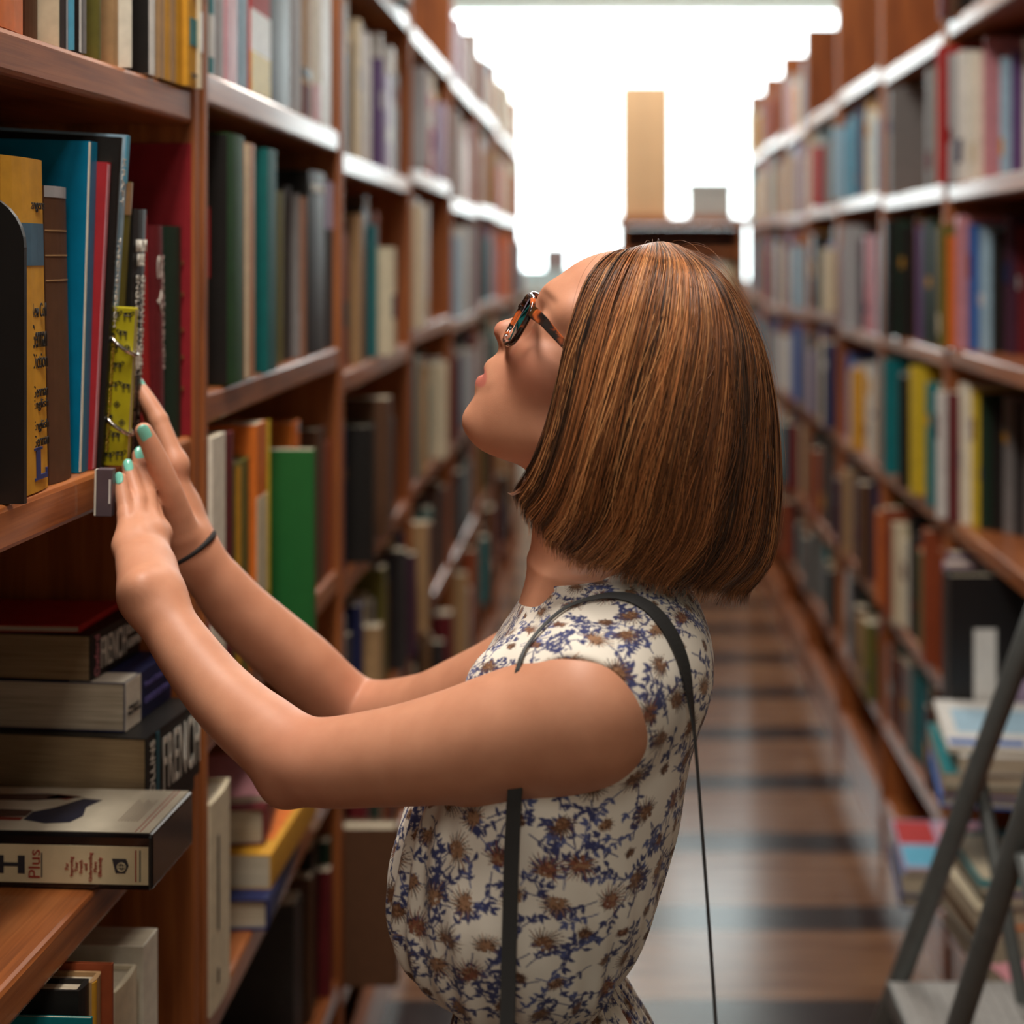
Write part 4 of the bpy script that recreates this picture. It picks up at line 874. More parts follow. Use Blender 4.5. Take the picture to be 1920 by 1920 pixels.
def arm(S, E, Wr, rs, mid, low):
    """mid: further points of the upper arm with radii; rs: shoulder, elbow, forearm belly, wrist"""
    f = Field(); S, E, Wr = Vector(S), Vector(E), Vector(Wr); ch = [(S, rs[0])]+[(Vector(p), r_) for p, r_ in mid]+[(E, rs[1])]+[(Vector(p), r_) for p, r_ in low]+[(Wr, rs[2])]
    f.add(chain([c for c, _ in ch], [r_ for _, r_ in ch]))
    return f
NAIL = plain('mint_nail_polish', (128, 206, 184), .12, .04, coat=.6)
NAILS = []
def hand(wrist, mcps, fingers, radii, palm_w, thumb, thumb_r, normal, nails, webk=.015, kn=(.0015, .0072)):
    """five separate fingers, each a chain of tapering joints rooted in the palm; normal = way the back of the hand faces"""
    wrist = Vector(wrist); normal = Vector(normal).normalized(); F = Field(); fs = []
    palm = Field()
    for i, m_ in enumerate(mcps):
        m_ = Vector(m_); root = wrist.lerp(m_, .12)
        palm.add(cone(root, m_, .0175, radii[i]*1.16, .016, (normal, .84)))
    palm.add(cone(wrist, wrist.lerp(sum((Vector(q) for q in mcps), Vector())/4, .5), .0225, .021, .02, (normal, .82)))
    th = Field(); tp = [Vector(q) for q in thumb]
    th.add(chain(tp, thumb_r, sub=4))
    F.add(as_prim(palm, .0))
    fing = Field()
    for i, ch in enumerate(fingers):
        pts = [Vector(mcps[i])]+[Vector(q) for q in ch]; r = radii[i]; rr = [r*1.26, r*1.06, r*.95, r*.76]; c = Field()
        c.add(chain(pts, rr, sub=4)); c.add(ell(pts[1]+normal*.0006, (r*.98,)*3, .004)); fing.add(as_prim(c, .0012))
        if nails[i] is not None: NAILS.append((pts[-1], (pts[-1]-pts[-2]).normalized(), Vector(nails[i]), rr[3]))
    F.add(as_prim(fing, webk)); F.add(as_prim(th, .008))
    for a in mcps: F.add(ell(Vector(a)+normal*kn[0], (kn[1],)*3, .012))       # knuckles
    if nails[4] is not None: NAILS.append((tp[-1], (tp[-1]-tp[-2]).normalized(), Vector(nails[4]), thumb_r[-1]))
    return F
EL, WL = P(578, 1426, 1.185), P(286, 1122, 1.285)
armL = arm(SL, EL, WL, (.0475, .0335, .0208), [(P(960, 1368, 1.138), .0455), (P(850, 1398, 1.148), .0420), (P(725, 1419, 1.162), .0370)], [(P(484, 1366, 1.212), .0300), (P(410, 1298, 1.238), .0272), (P(342, 1211, 1.262), .0245)]); armL.add(ell(P(532, 1474, 1.187), (.0150,)*3, .02))
nL = Vector((.62, -.74, .25))
handL = hand(WL, [P(294, 1000, 1.378), P(281, 1000, 1.362), P(258, 1008, 1.347), P(238, 1024, 1.336)],
             [[P(281, 938, 1.412), P(270, 896, 1.43), P(264, 868, 1.438)], [P(274, 930, 1.398), P(265, 884, 1.412), P(260, 853, 1.420)], [P(257, 940, 1.382), P(247, 900, 1.396), P(241, 875, 1.402)], [P(236, 966, 1.362), P(230, 925, 1.374), P(227, 897, 1.380)]],
             [.0082, .0086, .0082, .0074], 0, [P(290, 1085, 1.31), P(292, 1040, 1.375), P(276, 985, 1.405), P(268, 950, 1.415)], (.016, .0125, .0098, .0082), nL, [None, (.45, -.85, .1), (.30, -.9, .15), (-.05, -1, .1), None])
armL.add(as_prim(handL, .02), ell(P(262, 1098, 1.268), (.009,)*3, .016))
ER, WR = P(668, 1332, 1.525), P(354, 1034, 1.452)
armR = arm(SRt, ER, WR, (.044, .0335, .0228), [(P(975, 1252, 1.43), .0400), (P(870, 1305, 1.46), .0385), (P(785, 1337, 1.49), .0375)], [(P(560, 1243, 1.505), .0335), (P(455, 1150, 1.48), .0300), (P(405, 1090, 1.465), .0258)])
nR = Vector((.80, -.25, .55))
handR = hand(WR, [P(330, 872, 1.462), P(322, 872, 1.482), P(318, 885, 1.50), P(318, 905, 1.515)],
             [[P(297, 788, 1.474), P(273, 746, 1.482), P(258, 722, 1.487)], [P(288, 782, 1.496), P(268, 742, 1.503), P(256, 728, 1.507)], [P(294, 800, 1.515), P(278, 765, 1.522), P(269, 745, 1.526)], [P(304, 838, 1.53), P(292, 808, 1.536), P(284, 788, 1.54)]],
             [.0086, .0088, .0084, .0074], 0, [P(338, 1000, 1.435), P(316, 918, 1.417), P(289, 850, 1.408), P(269, 808, 1.403)], (.018, .0125, .0098, .0082), nR, [(.5, -.3, .8), None, None, None, (.30, -.93, .12)], .012, (.0004, .0066))
armR.add(as_prim(handR, .02))

def body_eval(P, lo, hi):
    t = body.ev(P, lo, hi); out = t
    if armL.near(lo, hi): out = smin(t, armL.ev(P, lo, hi), .03)
    if armR.near(lo, hi): out = np.minimum(out, smin(t, armR.ev(P, lo, hi), .03))
    return out
def body_near(lo, hi): return body.near(lo, hi, .03) or armL.near(lo, hi, .03) or armR.near(lo, hi, .03)
los = np.min([f.box()[0] for f in (body, armL, armR)], 0); his = np.max([f.box()[1] for f in (body, armL, armR)], 0)
import time as _t; _t0 = _t.time()
V, F = surface(body_eval, los-.03, his+.03, HB, body_near); V = relax(V, F, 6)
# legs, out of the picture: same mesh, coarser
legs = Field(); LGY = ((CYB-.085), (CYB+.085))
for y, s in zip(LGY, (-1, 1)):
    legs.add(cone((-.04, y, .80), (-.045, y, .46), .082, .054, .02), cone((-.045, y, .46), (-.02, y, .09), .053, .034, .03), cone((-.02, y, .06), (-.13, y+.012*s, .03), .034, .026, .03), cone((-.02, y, .06), (.02, y, .035), .032, .03, .02))
lo2, hi2 = legs.box(); V2, F2 = surface(lambda P, a, b_: legs.ev(P, a, b_), lo2, hi2, .007, lambda a, b_: legs.near(a, b_, .01)); V2 = relax(V2, F2, 2)
V = np.concatenate([V, V2]); F = np.concatenate([F, F2+len(V)-len(V2)])
print('body', len(V), round(_t.time()-_t0, 1))
# complexion: base tone, rosier lips, cheeks, knuckles and elbows
Q = (V-np.array(HC))@HR.T
base = np.array(lin((208, 147, 115))); rose = np.array(lin((200, 104, 96))); pink = np.array(lin((212, 132, 110))); brow = np.array(lin((112, 70, 48)))
col = np.tile(base, (len(V), 1))
def mixto(c, wgt): 
    global col; col = col*(1-wgt[:, None])+c*wgt[:, None]
def g3(p, c, s): return np.exp(-(((p-np.array(c))/np.array(s))**2).sum(1))
mixto(pink, .6*np.clip(g3(Q, (-.06, .045, -.015), (.03, .03, .022))+g3(Q, (-.06, -.045, -.015), (.03, .03, .022))+g3(Q, (-.112, 0, -.008), (.012, .015, .012)), 0, 1))
lipw = np.clip(1.35-((Q[:, 1]/.019)**2+((Q[:, 2]+.0478)/.0082)**2), 0, .35)/.35*(Q[:, 0] < -.083)
mixto(rose, .7*lipw)
for s in (1, -1): mixto(brow, .75*np.exp(-(((Q[:, 2]-(.043+.06*(.03-np.abs(Q[:, 1]-s*.03))*.2))/.0032)**2+((Q[:, 1]-s*.030)/.019)**4))*(Q[:, 0] < -.05))
for i in range(4): pass
for c in [tuple(EL), tuple(ER)]: mixto(pink, .25*g3(V, c, (.05, .05, .05)))
m, nt, b = nodes('skin')
at = N(nt, 'ShaderNodeAttribute', attribute_name='tone'); tc = N(nt, 'ShaderNodeTexCoord'); nz = N(nt, 'ShaderNodeTexNoise', Scale=45.0, Detail=5.0); nt.links.new(tc.outputs['Object'], nz.inputs['Vector'])
r = ramp(nt, [(.3, (.90, .86, .84)), (.7, (1.0, 1.0, 1.0))]); nt.links.new(nz.outputs['Fac'], r.inputs['Fac'])
mx = N(nt, 'ShaderNodeMix', data_type='RGBA', blend_type='MULTIPLY'); mx.inputs['Factor'].default_value = 1
nt.links.new(at.outputs['Color'], mx.inputs['A']); nt.links.new(r.outputs['Color'], mx.inputs['B']); nt.links.new(mx.outputs['Result'], b.inputs['Base Color'])
b.inputs['Roughness'].default_value = .5; b.inputs['Specular IOR Level'].default_value = .4
b.inputs['Subsurface Weight'].default_value = .12; b.inputs['Subsurface Radius'].default_value = (1, .35, .2); b.inputs['Subsurface Scale'].default_value = .006
n2 = N(nt, 'ShaderNodeTexNoise', Scale=700.0, Detail=2.0); nt.links.new(tc.outputs['Object'], n2.inputs['Vector'])
bp = N(nt, 'ShaderNodeBump', Strength=.10, Distance=.0006); nt.links.new(n2.outputs['Fac'], bp.inputs['Height']); nt.links.new(bp.outputs[0], b.inputs['Normal'])
SKIN = m
who = tag(np_mesh('person', V, F, SKIN, None, col), 'woman with a chin-length bob in a floral sleeveless romper, looking up and touching books', 'person')
# eyes
EYEW = plain('eye_white', (226, 220, 212), .1, .03); IRIS = plain('eye_iris', (92, 74, 54), .1, .2)
for s in (1, -1):
    ev_ = MB(); c = Vector((-.0738, s*.031, .019)); R_ = .0118
    for i in range(9):
        for j in range(16):
            pass
    bm = bmesh.new(); bmesh.ops.create_uvsphere(bm, u_segments=20, v_segments=14, radius=R_); vs = [v.co.copy() for v in bm.verts]; fs = [tuple(v.index for v in f.verts) for f in bm.faces]; bm.free()
    vw = [Vector(HW_(*(c+v))) for v in vs]; dirn = Vector((-.95, 0, .25)).normalized()
    fm = [1 if (sum((vs[i] for i in f), Vector())/len(f)).normalized().dot(dirn) > .86 else 0 for f in fs]
    mesh('eye', vw, fs, [EYEW, IRIS], who, True, fm)
for (p, d, nrm, rr) in NAILS:
    nrm = (nrm-d*nrm.dot(d)).normalized(); sd = d.cross(nrm); vs = []; nu, nv = 9, 7
    for a in range(nu):
        for c in range(nv):
            u = a/(nu-1)*2-1; v = c/(nv-1)*2-1; w_ = rr*.72*math.sqrt(max(0, 1-abs(u)**3.2*.92))
            x = v*w_; ang = x/rr; hgt = rr*math.cos(ang)*1.0
            vs.append(p+d*(u*rr*1.05-.0012)+sd*(rr*1.04*math.sin(ang))+nrm*(hgt*1.0+.0004-.10*rr*max(0, u)**2))
    n0 = len(vs); vs += [q-nrm*.0008 for q in vs]
    fs = [(a*nv+c, a*nv+c+1, (a+1)*nv+c+1, (a+1)*nv+c) for a in range(nu-1) for c in range(nv-1)]
    fs = [f[::-1] for f in fs]+[tuple(i+n0 for i in f) for f in fs]
    rim = [c for c in range(nv)]+[a*nv+nv-1 for a in range(1, nu)]+[(nu-1)*nv+c for c in range(nv-2, -1, -1)]+[a*nv for a in range(nu-2, 0, -1)]
    fs += [(rim[i], rim[(i+1) % len(rim)], rim[(i+1) % len(rim)]+n0, rim[i]+n0) for i in range(len(rim))]
    mesh('fingernail', vs, fs, NAIL, who, True)

# ------------------------------------------------------------------ romper: blouse and shorts
blouse = Field()
def folds(P):
    th = np.arctan2(P[..., 1]-CYB, P[..., 0]+.06); z = P[..., 2]
    low = np.clip((1.16-z)/.2, 0, 1)*np.clip((z-.955)/.03, 0, 1); g = np.sin(th*26+3*np.sin(z*17)+2*np.sin(th*5))*.5+np.sin(th*43+z*23)*.3
    front = np.exp(-((th-np.pi*np.where(th > 0, 1, -1)*.78)/.35)**2)
    d = .0042*low**1.3*g+.0036*front*np.clip((1.19-z)/.05, 0, 1)*np.sin(th*34+z*6)
    d = d+.0012*np.sin(z*55+th*4+P[..., 0]*30)*np.clip((1.22-z)/.1, 0, 1)+.0010*np.sin(P[..., 0]*120+z*50)*np.exp(-((z-1.29)/.02)**2)
    return d.astype(np.float32)
gt = loft([(.950, -.116, -.012, .106), (.966, -.120, -.008, .109), (.978, -.136, .006, .122), (.990, -.155, .018, .134), (1.010, -.174, .029, .145), (1.032, -.183, .038, .152), (1.058, -.182, .048, .160), (1.09, -.178, .056, .160), (1.124, -.168, .063, .158), (1.16, -.150, .070, .156),
           (1.19, -.132, .078, .152), (1.24, -.105, .084, .140), (1.275, -.082, .072, .118), (1.295, -.066, .056, .085), (1.308, -.060, .046, .066)], CYB, .012)
blouse.add(gt, cone((-.0135, 1.150, 1.238), (-.070, 1.172, 1.232), .0490, .0440, .03), cone((-.006, CYB-.03, 1.270), (-.0135, 1.142, 1.240), .046, .0535, .03), cone((-.006, CYB+.03, 1.270), (-.024, 1.402, 1.230), .046, .0500, .03), cone((-.006, CYB, 1.25), (.000, CYB, 1.308), .064, .0525, .02), cone((.020, 1.20, 1.247), (.020, 1.34, 1.247), .060, .060, .03))
for y, yy, c in ((1.066, .90, (-.034, 1.2285)), (1.474, 1.65, (-.040, 1.222))):
    blouse.cut(cone((c[0], (y+.003 if y < 1.2 else y-.003)+(.055 if y < 1.2 else -.055)*.0, c[1]), (c[0]-.03, yy, c[1]), .0635, .070, .006))
blouse.cut(cone((-.008, CYB, 1.280), (-.03, CYB, 1.48), .0515, .078, .004))
blouse.disp = folds
lo3, hi3 = blouse.box(); _t0 = _t.time()
GV, GF = surface(lambda P, a, b_: blouse.ev(P, a, b_), lo3-.02, hi3+.02, HG, lambda a, b_: blouse.near(a, b_, .03)); GV = relax(GV, GF, 1)
print('blouse', len(GV), round(_t.time()-_t0, 1))

# the printed cloth: sprigs of blue leaves and brown thistle-like flowers, drawn on the cloth's own (around, up) plane
RES = 2600                                                      # samples per metre of cloth
UW, VW = 1.0, .60
cloth = np.tile(np.array(lin((238, 229, 214)), np.float32), (int(UW*RES), int(VW*RES), 1))
def stamp(pts, rad, c, a=1.0):
    """a thick poly-line on the cloth, radii may vary"""
    c = np.array(c, np.float32); pts = np.array(pts, float); rads = rad if hasattr(rad, '__len__') else [rad]*len(pts)
    for i in range(len(pts)-1):
        p, q = pts[i], pts[i+1]; ra, rb = rads[i], rads[i+1]; R = max(ra, rb)+1.0/RES
        i0, j0 = np.floor((np.minimum(p, q)-R)*RES).astype(int); i1, j1 = np.ceil((np.maximum(p, q)+R)*RES).astype(int)
        i0, j0 = max(i0, 0), max(j0, 0); i1, j1 = min(i1, cloth.shape[0]), min(j1, cloth.shape[1])
        if i1 <= i0 or j1 <= j0: continue
        U, Vv = np.meshgrid((np.arange(i0, i1)+.5)/RES, (np.arange(j0, j1)+.5)/RES, indexing='ij')
        d = q-p; L2 = d@d+1e-12; t = np.clip(((U-p[0])*d[0]+(Vv-p[1])*d[1])/L2, 0, 1)
        dist = np.hypot(U-p[0]-t*d[0], Vv-p[1]-t*d[1])-(ra+(rb-ra)*t)
        k = np.clip(.5-dist*RES, 0, 1)[..., None]*a
        cloth[i0:i1, j0:j1] = cloth[i0:i1, j0:j1]*(1-k)+c*k
PR = random.Random(21)
NAVY = lin((62, 66, 108)); NAVY2 = lin((88, 96, 142)); BR1 = lin((122, 84, 58)); BR2 = lin((78, 52, 40)); BR3 = lin((158, 118, 88)); RST = lin((136, 84, 64))
def leaf(p, a, L, c):
    n = 6; pts = []; rr = []
    for i in range(n+1):
        t = i/n; pts.append((p[0]+math.cos(a+.5*t)*L*t, p[1]+math.sin(a+.5*t)*L*t)); rr.append(.00018+.0011*math.sin(math.pi*min(1, t*1.05))**1.2*(L/.006))
    stamp(pts, rr, c)
def sprig(p, a, L, depth=0):
    c = NAVY if PR.random() < .8 else NAVY2; pts = [p]; n = int(L/.0042); cur = PR.uniform(-.10, .10)
    for i in range(n):
        a += cur+PR.uniform(-.12, .12); q = (pts[-1][0]+.0042*math.cos(a), pts[-1][1]+.0042*math.sin(a)); pts.append(q)
        if i > 0:
            s = 1 if i % 2 else -1; leaf(q, a+s*PR.uniform(.6, 1.0), PR.uniform(.0042, .0070), c)
            if i % 3 == 1: leaf(q, a-s*PR.uniform(.7, 1.1), PR.uniform(.0036, .0058), c)
            if depth == 0 and i % 5 == 3: sprig(q, a-s*.8, L*.4, 1)
    stamp(pts, .0005, c); leaf(pts[-1], a, .0072, c)
def flower(p, R):
    a0 = PR.uniform(0, 6.28); n = 19; body_c = PR.choice([BR1, BR1, BR3, RST]); dark = BR2
    for k in range(n):
        a = a0-.2+(k/(n-1)-.5)*4.3; L = R*PR.uniform(.80, 1.1)*(1 if abs(k/(n-1)-.5) < .38 else .8)
        q = (p[0]+math.cos(a)*L, p[1]+math.sin(a)*L); mm = (p[0]+math.cos(a+.08)*L*.6, p[1]+math.sin(a+.08)*L*.6)
        stamp([p, mm, q], [.0005, .00055, .00018], dark if k % 2 else body_c)
    for k in range(26):
        a = PR.uniform(0, 6.28); rr = R*.36*math.sqrt(PR.random()); q = (p[0]+math.cos(a)*rr, p[1]+math.sin(a)*rr)
        stamp([q, (q[0]+.0003, q[1])], R*.085, body_c if k % 3 else BR3)
    for k in range(16):
        a = PR.uniform(0, 6.28); rr = R*.42*math.sqrt(PR.random()); q = (p[0]+math.cos(a)*rr, p[1]+math.sin(a)*rr); stamp([q, (q[0]+.0014*math.cos(a), q[1]+.0014*math.sin(a))], .00030, dark)
cells = .0295; pts_f = []
for i in range(int(UW/cells)+1):
    for j in range(int(VW/cells)+1): pts_f.append(((i+.5*(j % 2)+PR.uniform(-.17, .17))*cells, (j+PR.uniform(-.17, .17))*cells))
for p in pts_f:
    for k in range(3):
        a = PR.uniform(0, 6.28); sprig((p[0]+.011*math.cos(a), p[1]+.011*math.sin(a)), a+PR.uniform(-.5, .9), PR.uniform(.016, .030))
for p in pts_f:
    k = PR.random()
    if k < .72: flower(p, PR.uniform(.0110, .0158))
    else: flower(p, PR.uniform(.0055, .008))
def cloth_at(V, cx, R, z0):
    th = np.arctan2(V[:, 1]-CYB, V[:, 0]-cx)        # seam on the far side (+Y)
    th = np.mod(th-np.pi/2, 2*np.pi); u = th*R; v = V[:, 2]-z0
    r = np.hypot(V[:, 0]-cx, V[:, 1]-CYB); bn_ = (th/(2*np.pi)*90).astype(int) % 90; R0 = np.full(90, .0); bd = np.abs(V[:, 2]-1.19) < .012       # over the shoulders: go on along the surface
    if bd.any():
        np.maximum.at(R0, bn_[bd], r[bd]); R0 = np.convolve(np.pad(R0, 4, mode='wrap'), np.ones(9)/9, 'valid'); v = v+np.where(V[:, 2] > 1.19, np.clip(R0[bn_]-r, 0, .2)*.9, 0)
    a = np.clip(u*RES-.5, 0, cloth.shape[0]-2); b_ = np.clip(v*RES-.5, 0, cloth.shape[1]-2); i, j = a.astype(int), b_.astype(int); fa, fb_ = (a-i)[:, None], (b_-j)[:, None]
    return cloth[i, j]*(1-fa)*(1-fb_)+cloth[i+1, j]*fa*(1-fb_)+cloth[i, j+1]*(1-fa)*fb_+cloth[i+1, j+1]*fa*fb_
m, nt, b = nodes('printed_cotton')
at = N(nt, 'ShaderNodeAttribute', attribute_name='tone'); nt.links.new(at.outputs['Color'], b.inputs['Base Color'])
b.inputs['Roughness'].default_value = .8; b.inputs['Specular IOR Level'].default_value = .2; b.inputs['Sheen Weight'].default_value = .15
tc = N(nt, 'ShaderNodeTexCoord'); n2 = N(nt, 'ShaderNodeTexNoise', Scale=900.0, Detail=2.0); nt.links.new(tc.outputs['Object'], n2.inputs['Vector'])
bp = N(nt, 'ShaderNodeBump', Strength=.12, Distance=.0005); nt.links.new(n2.outputs['Fac'], bp.inputs['Height']); nt.links.new(bp.outputs[0], b.inputs['Normal'])
COTTON = m
bl_ = np_mesh('blouse', GV, GF, COTTON, who, cloth_at(GV, -.055, .135, .80))
shorts = Field(); shorts.add(loft([(.60, -.125, .065, .19), (.74, -.150, .07, .180), (.82, -.150, .066, .178), (.88, -.142, .050, .160), (.925, -.132, .026, .136), (.955, -.124, .004, .118), (.975, -.118, -.006, .110)], CYB, .01))
shorts.cut(cone((-.2, CYB, .58), (.2, CYB, .58), .03, .03, .02)); shorts.disp = lambda P: (.003*np.sin(np.arctan2(P[..., 1]-CYB, P[..., 0]+.05)*24+P[..., 2]*9)).astype(np.float32)
lo4, hi4 = shorts.box(); SV, SF = surface(lambda P, a, b_: shorts.ev(P, a, b_), lo4-.004, hi4+.004, .0022, lambda a, b_: shorts.near(a, b_, .012)); SV = relax(SV, SF, 1)
np_mesh('shorts', SV, SF, COTTON, who, cloth_at(SV, -.04, .15, .55))
wb_ = MB(); n = 60
wb_.tube([(-.0625+.058*math.cos(a), CYB+.1135*math.sin(a), .965) for a in [2*math.pi*i/n for i in range(n)]], .007, 8, closed=True)
wb_.build('waistband', plain('waist_shade_brown', (112, 78, 58), .8, .2, 300), who, smooth=True)  # brown colour stands in for the shadow under the blouse's overhang
for y, s in zip(LGY, (-1, 1)):
    sh = Field(); sh.add(cone((.018, y, .032), (-.05, y, .030), .036, .036, .02), cone((-.05, y, .03), (-.155, y+.014*s, .024), .038, .028, .03)); sh.cut(cone((-.005, y, .07), (-.005, y, .2), .036, .05, .01))
    a_, b2 = sh.box(); a_[2] = .001
    v_, f_ = surface(lambda P, a, b_: np.maximum(sh.ev(P, a, b_), .001-P[..., 2]), a_-.002, b2+.002, .004, lambda a, b_: sh.near(a, b_, .01)); np_mesh('shoe', relax(v_, f_, 1), f_, plain('black_leather', (30, 28, 28), .4, .1), who)
# ------------------------------------------------------------------ hair: a bob that falls from the crown, built of strands over a dark under-layer
G_ = [[(1178, 467, 1.268), (1146, 482, 1.232), (1104, 530, 1.203), (1072, 618, 1.188), (1054, 700, 1.182), (1032, 790, 1.180), (1002, 868, 1.184), (968, 920, 1.190)],
      [(1204, 459, 1.268), (1182, 484, 1.212), (1146, 565, 1.180), (1116, 655, 1.165), (1092, 750, 1.158), (1066, 850, 1.159), (1038, 932, 1.166), (1004, 980, 1.176)],
      [(1232, 453, 1.268), (1236, 490, 1.200), (1216, 585, 1.162), (1188, 690, 1.147), (1160, 795, 1.141), (1134, 900, 1.146), (1110, 985, 1.156), (1076, 1042, 1.166)],
      [(1258, 455, 1.268), (1300, 506, 1.205), (1312, 600, 1.168), (1300, 700, 1.152), (1280, 800, 1.148), (1258, 900, 1.153), (1236, 1000, 1.162), (1200, 1078, 1.170)],
      [(1282, 464, 1.268), (1343, 525, 1.226), (1386, 620, 1.205), (1400, 720, 1.193), (1398, 830, 1.191), (1384, 930, 1.195), (1362, 1030, 1.200), (1312, 1104, 1.205)],
      [(1300, 474, 1.270), (1352, 522, 1.270), (1414, 630, 1.270), (1442, 740, 1.270), (1453, 850, 1.270), (1455, 950, 1.270), (1440, 1050, 1.270), (1398, 1108, 1.268)]]
GP = np.array([[P(*q)[:] for q in g] for g in G_]); mir = GP[::-1][1:].copy(); mir[:, :, 1] = 2*1.27-mir[:, :, 1]
GP = np.concatenate([GP, mir]); NG, NT = GP.shape[:2]
def cr(P0, P1, P2, P3, t):
    return .5*((2*P1)+(-P0+P2)*t+(2*P0-5*P1+4*P2-P3)*t*t+(-P0+3*P1-3*P2+P3)*t**3)
def sample(gi, t):
    """points of the hair's outer surface; gi in 0..NG-1 around the head, t in 0..1 from the crown to the hem"""
    gi = np.clip(np.asarray(gi, float), 0, NG-1-1e-6); t = np.asarray(t, float)*(NT-1); ex = np.clip(t-(NT-1), 0, None); t = np.clip(t, 0, NT-1-1e-6)
    i, j = gi.astype(int), t.astype(int); fi, fj = (gi-i)[..., None], (t-j)[..., None]
    def row(ii):
        ii = np.clip(ii, 0, NG-1); return cr(GP[ii, np.clip(j-1, 0, NT-1)], GP[ii, j], GP[ii, np.clip(j+1, 0, NT-1)], GP[ii, np.clip(j+2, 0, NT-1)], fj)
    p = cr(row(i-1), row(i), row(i+1), row(i+2), fi)
    return p+np.stack([ex*0, ex*0, -ex*.03], -1)
def outward(p):
    c = np.stack([np.full(p.shape[:-1], .05), np.full(p.shape[:-1], 1.27), np.minimum(p[..., 2], 1.47)], -1); d = p-c; return d/np.linalg.norm(d, axis=-1, keepdims=True)
rng = np.random.default_rng(5)
def hair_mat(name, spec, rough):
    m, nt, b = nodes(name); at = N(nt, 'ShaderNodeAttribute', attribute_name='tone'); nt.links.new(at.outputs['Color'], b.inputs['Base Color'])
    b.inputs['Roughness'].default_value = rough; b.inputs['Specular IOR Level'].default_value = spec; return m
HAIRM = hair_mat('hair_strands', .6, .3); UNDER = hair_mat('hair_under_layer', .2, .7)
nu, nv = 120, 40
gu, gv = np.meshgrid(np.linspace(0, NG-1, nu), np.linspace(0, .985, nv), indexing='ij')
sp_ = sample(gu, gv); inn = np.clip(gv*6, 0, 1)[..., None]
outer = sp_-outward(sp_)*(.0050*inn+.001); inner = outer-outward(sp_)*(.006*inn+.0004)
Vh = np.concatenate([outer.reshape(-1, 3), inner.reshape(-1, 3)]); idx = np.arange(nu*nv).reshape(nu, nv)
q = np.stack([idx[:-1, :-1], idx[:-1, 1:], idx[1:, 1:], idx[1:, :-1]], -1).reshape(-1, 4)
rimq = []
bd_ = np.concatenate([idx[:, 0], idx[-1, 1:], idx[-2::-1, -1], idx[0, -2:0:-1]]); nxt = np.roll(bd_, -1); off = nu*nv
Fh = np.concatenate([q, q[:, ::-1]+off, np.stack([bd_, nxt, nxt+off, bd_+off], 1)])
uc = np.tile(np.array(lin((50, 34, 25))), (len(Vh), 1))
hair = tag(empty('hair'), None); hair.parent = who
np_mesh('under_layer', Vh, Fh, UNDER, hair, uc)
def strands(gi, t0, t1, depth, wig, cols, rad, n=20, name='strands', lift=None, curl=None):
    S = len(gi); tt = np.linspace(0, 1, n)[None, :]; t = t0[:, None]+(t1-t0)[:, None]*tt
    ph = rng.uniform(0, 6.28, (S, 1)); ph2 = rng.uniform(0, 6.28, (S, 1))
    g = gi[:, None]+wig[:, None]*(np.sin(t*5+ph)*.5+np.sin(t*11+ph2)*.2)*np.clip(t*2, 0, 1)
    if curl is not None: g = g-curl[:, None]*np.clip(t-.74, 0, 1)**2
    p = sample(g, t); o = outward(p); dep = depth[:, None]*np.clip(t*5, 0.05, 1)*(1+.5*np.sin(t*7+ph2)*.4)
    p = p-o*dep[..., None]
    if lift is not None: p = p+o*(lift[:, None]*np.sin(np.clip(tt, 0, 1)*math.pi*.9)**1.0)[..., None]
    T_ = np.gradient(p, axis=1); T_ /= np.linalg.norm(T_, axis=-1, keepdims=True)+1e-9
    B_ = np.cross(T_, o); B_ /= np.linalg.norm(B_, axis=-1, keepdims=True)+1e-9; Nn = np.cross(B_, T_)
    rr = rad[:, None]*(1-.75*np.clip((tt-.7)/.3, 0, 1)**1.5)*np.clip(.55+tt*4, 0, 1); ring = []
    for k in range(3):
        a = 2*math.pi*k/3+.5; ring.append(p+(B_*math.cos(a)+Nn*math.sin(a))*rr[..., None])
    V_ = np.stack(ring, 2); id_ = np.arange(S*n*3).reshape(S, n, 3); nx = np.roll(id_, -1, axis=2)
    F_ = np.stack([id_[:, :-1], nx[:, :-1], nx[:, 1:], id_[:, 1:]], -1).reshape(-1, 4)
    C_ = np.repeat(cols[:, None, :], n*3, 1).reshape(-1, 3)
    return np_mesh(name, V_.reshape(-1, 3), F_, HAIRM, hair, C_)
NC, PER = 420, 28
cg = np.sort(rng.uniform(-.0, NG-1, NC)); cg = np.where(rng.random(NC) < .72, rng.uniform(0, 5.4, NC), cg)          # more locks on the side towards the camera
PALH = np.array([lin(c) for c in ((216, 152, 96), (184, 118, 70), (136, 84, 50), (94, 60, 38), (62, 42, 30))])
ck = rng.choice(5, NC, p=[.12, .24, .30, .22, .12]); cc = PALH[ck]
gi = np.repeat(cg, PER)+rng.normal(0, .07, NC*PER); S_ = len(gi)
cd = np.repeat(rng.uniform(-.0025, .0065, NC), PER); depth = np.clip(cd+rng.normal(0, .0011, S_), -.0045, .008)
curl = np.repeat(rng.uniform(-1.0, 5.5, NC), PER)*np.clip((gi-1.2)/1.5, 0, 1)*np.clip((5.6-gi)/1.2, 0, 1)
ct1 = np.repeat(rng.choice([1.0, .97, .9, .8], NC, p=[.6, .22, .12, .06]), PER); t1 = np.clip(ct1+rng.normal(0, .03, S_), .5, 1.06)
t0 = np.abs(rng.normal(0, .03, S_)); cols = np.repeat(cc, PER, 0)*rng.uniform(.6, 1.45, (S_, 1))
wig = np.repeat(rng.normal(0, .20, NC), PER)+rng.normal(0, .06, S_)
strands(gi, t0, t1, depth, wig, cols, rng.uniform(.00028, .00048, S_), 24, 'hair_strands', None, curl)
nf = 160
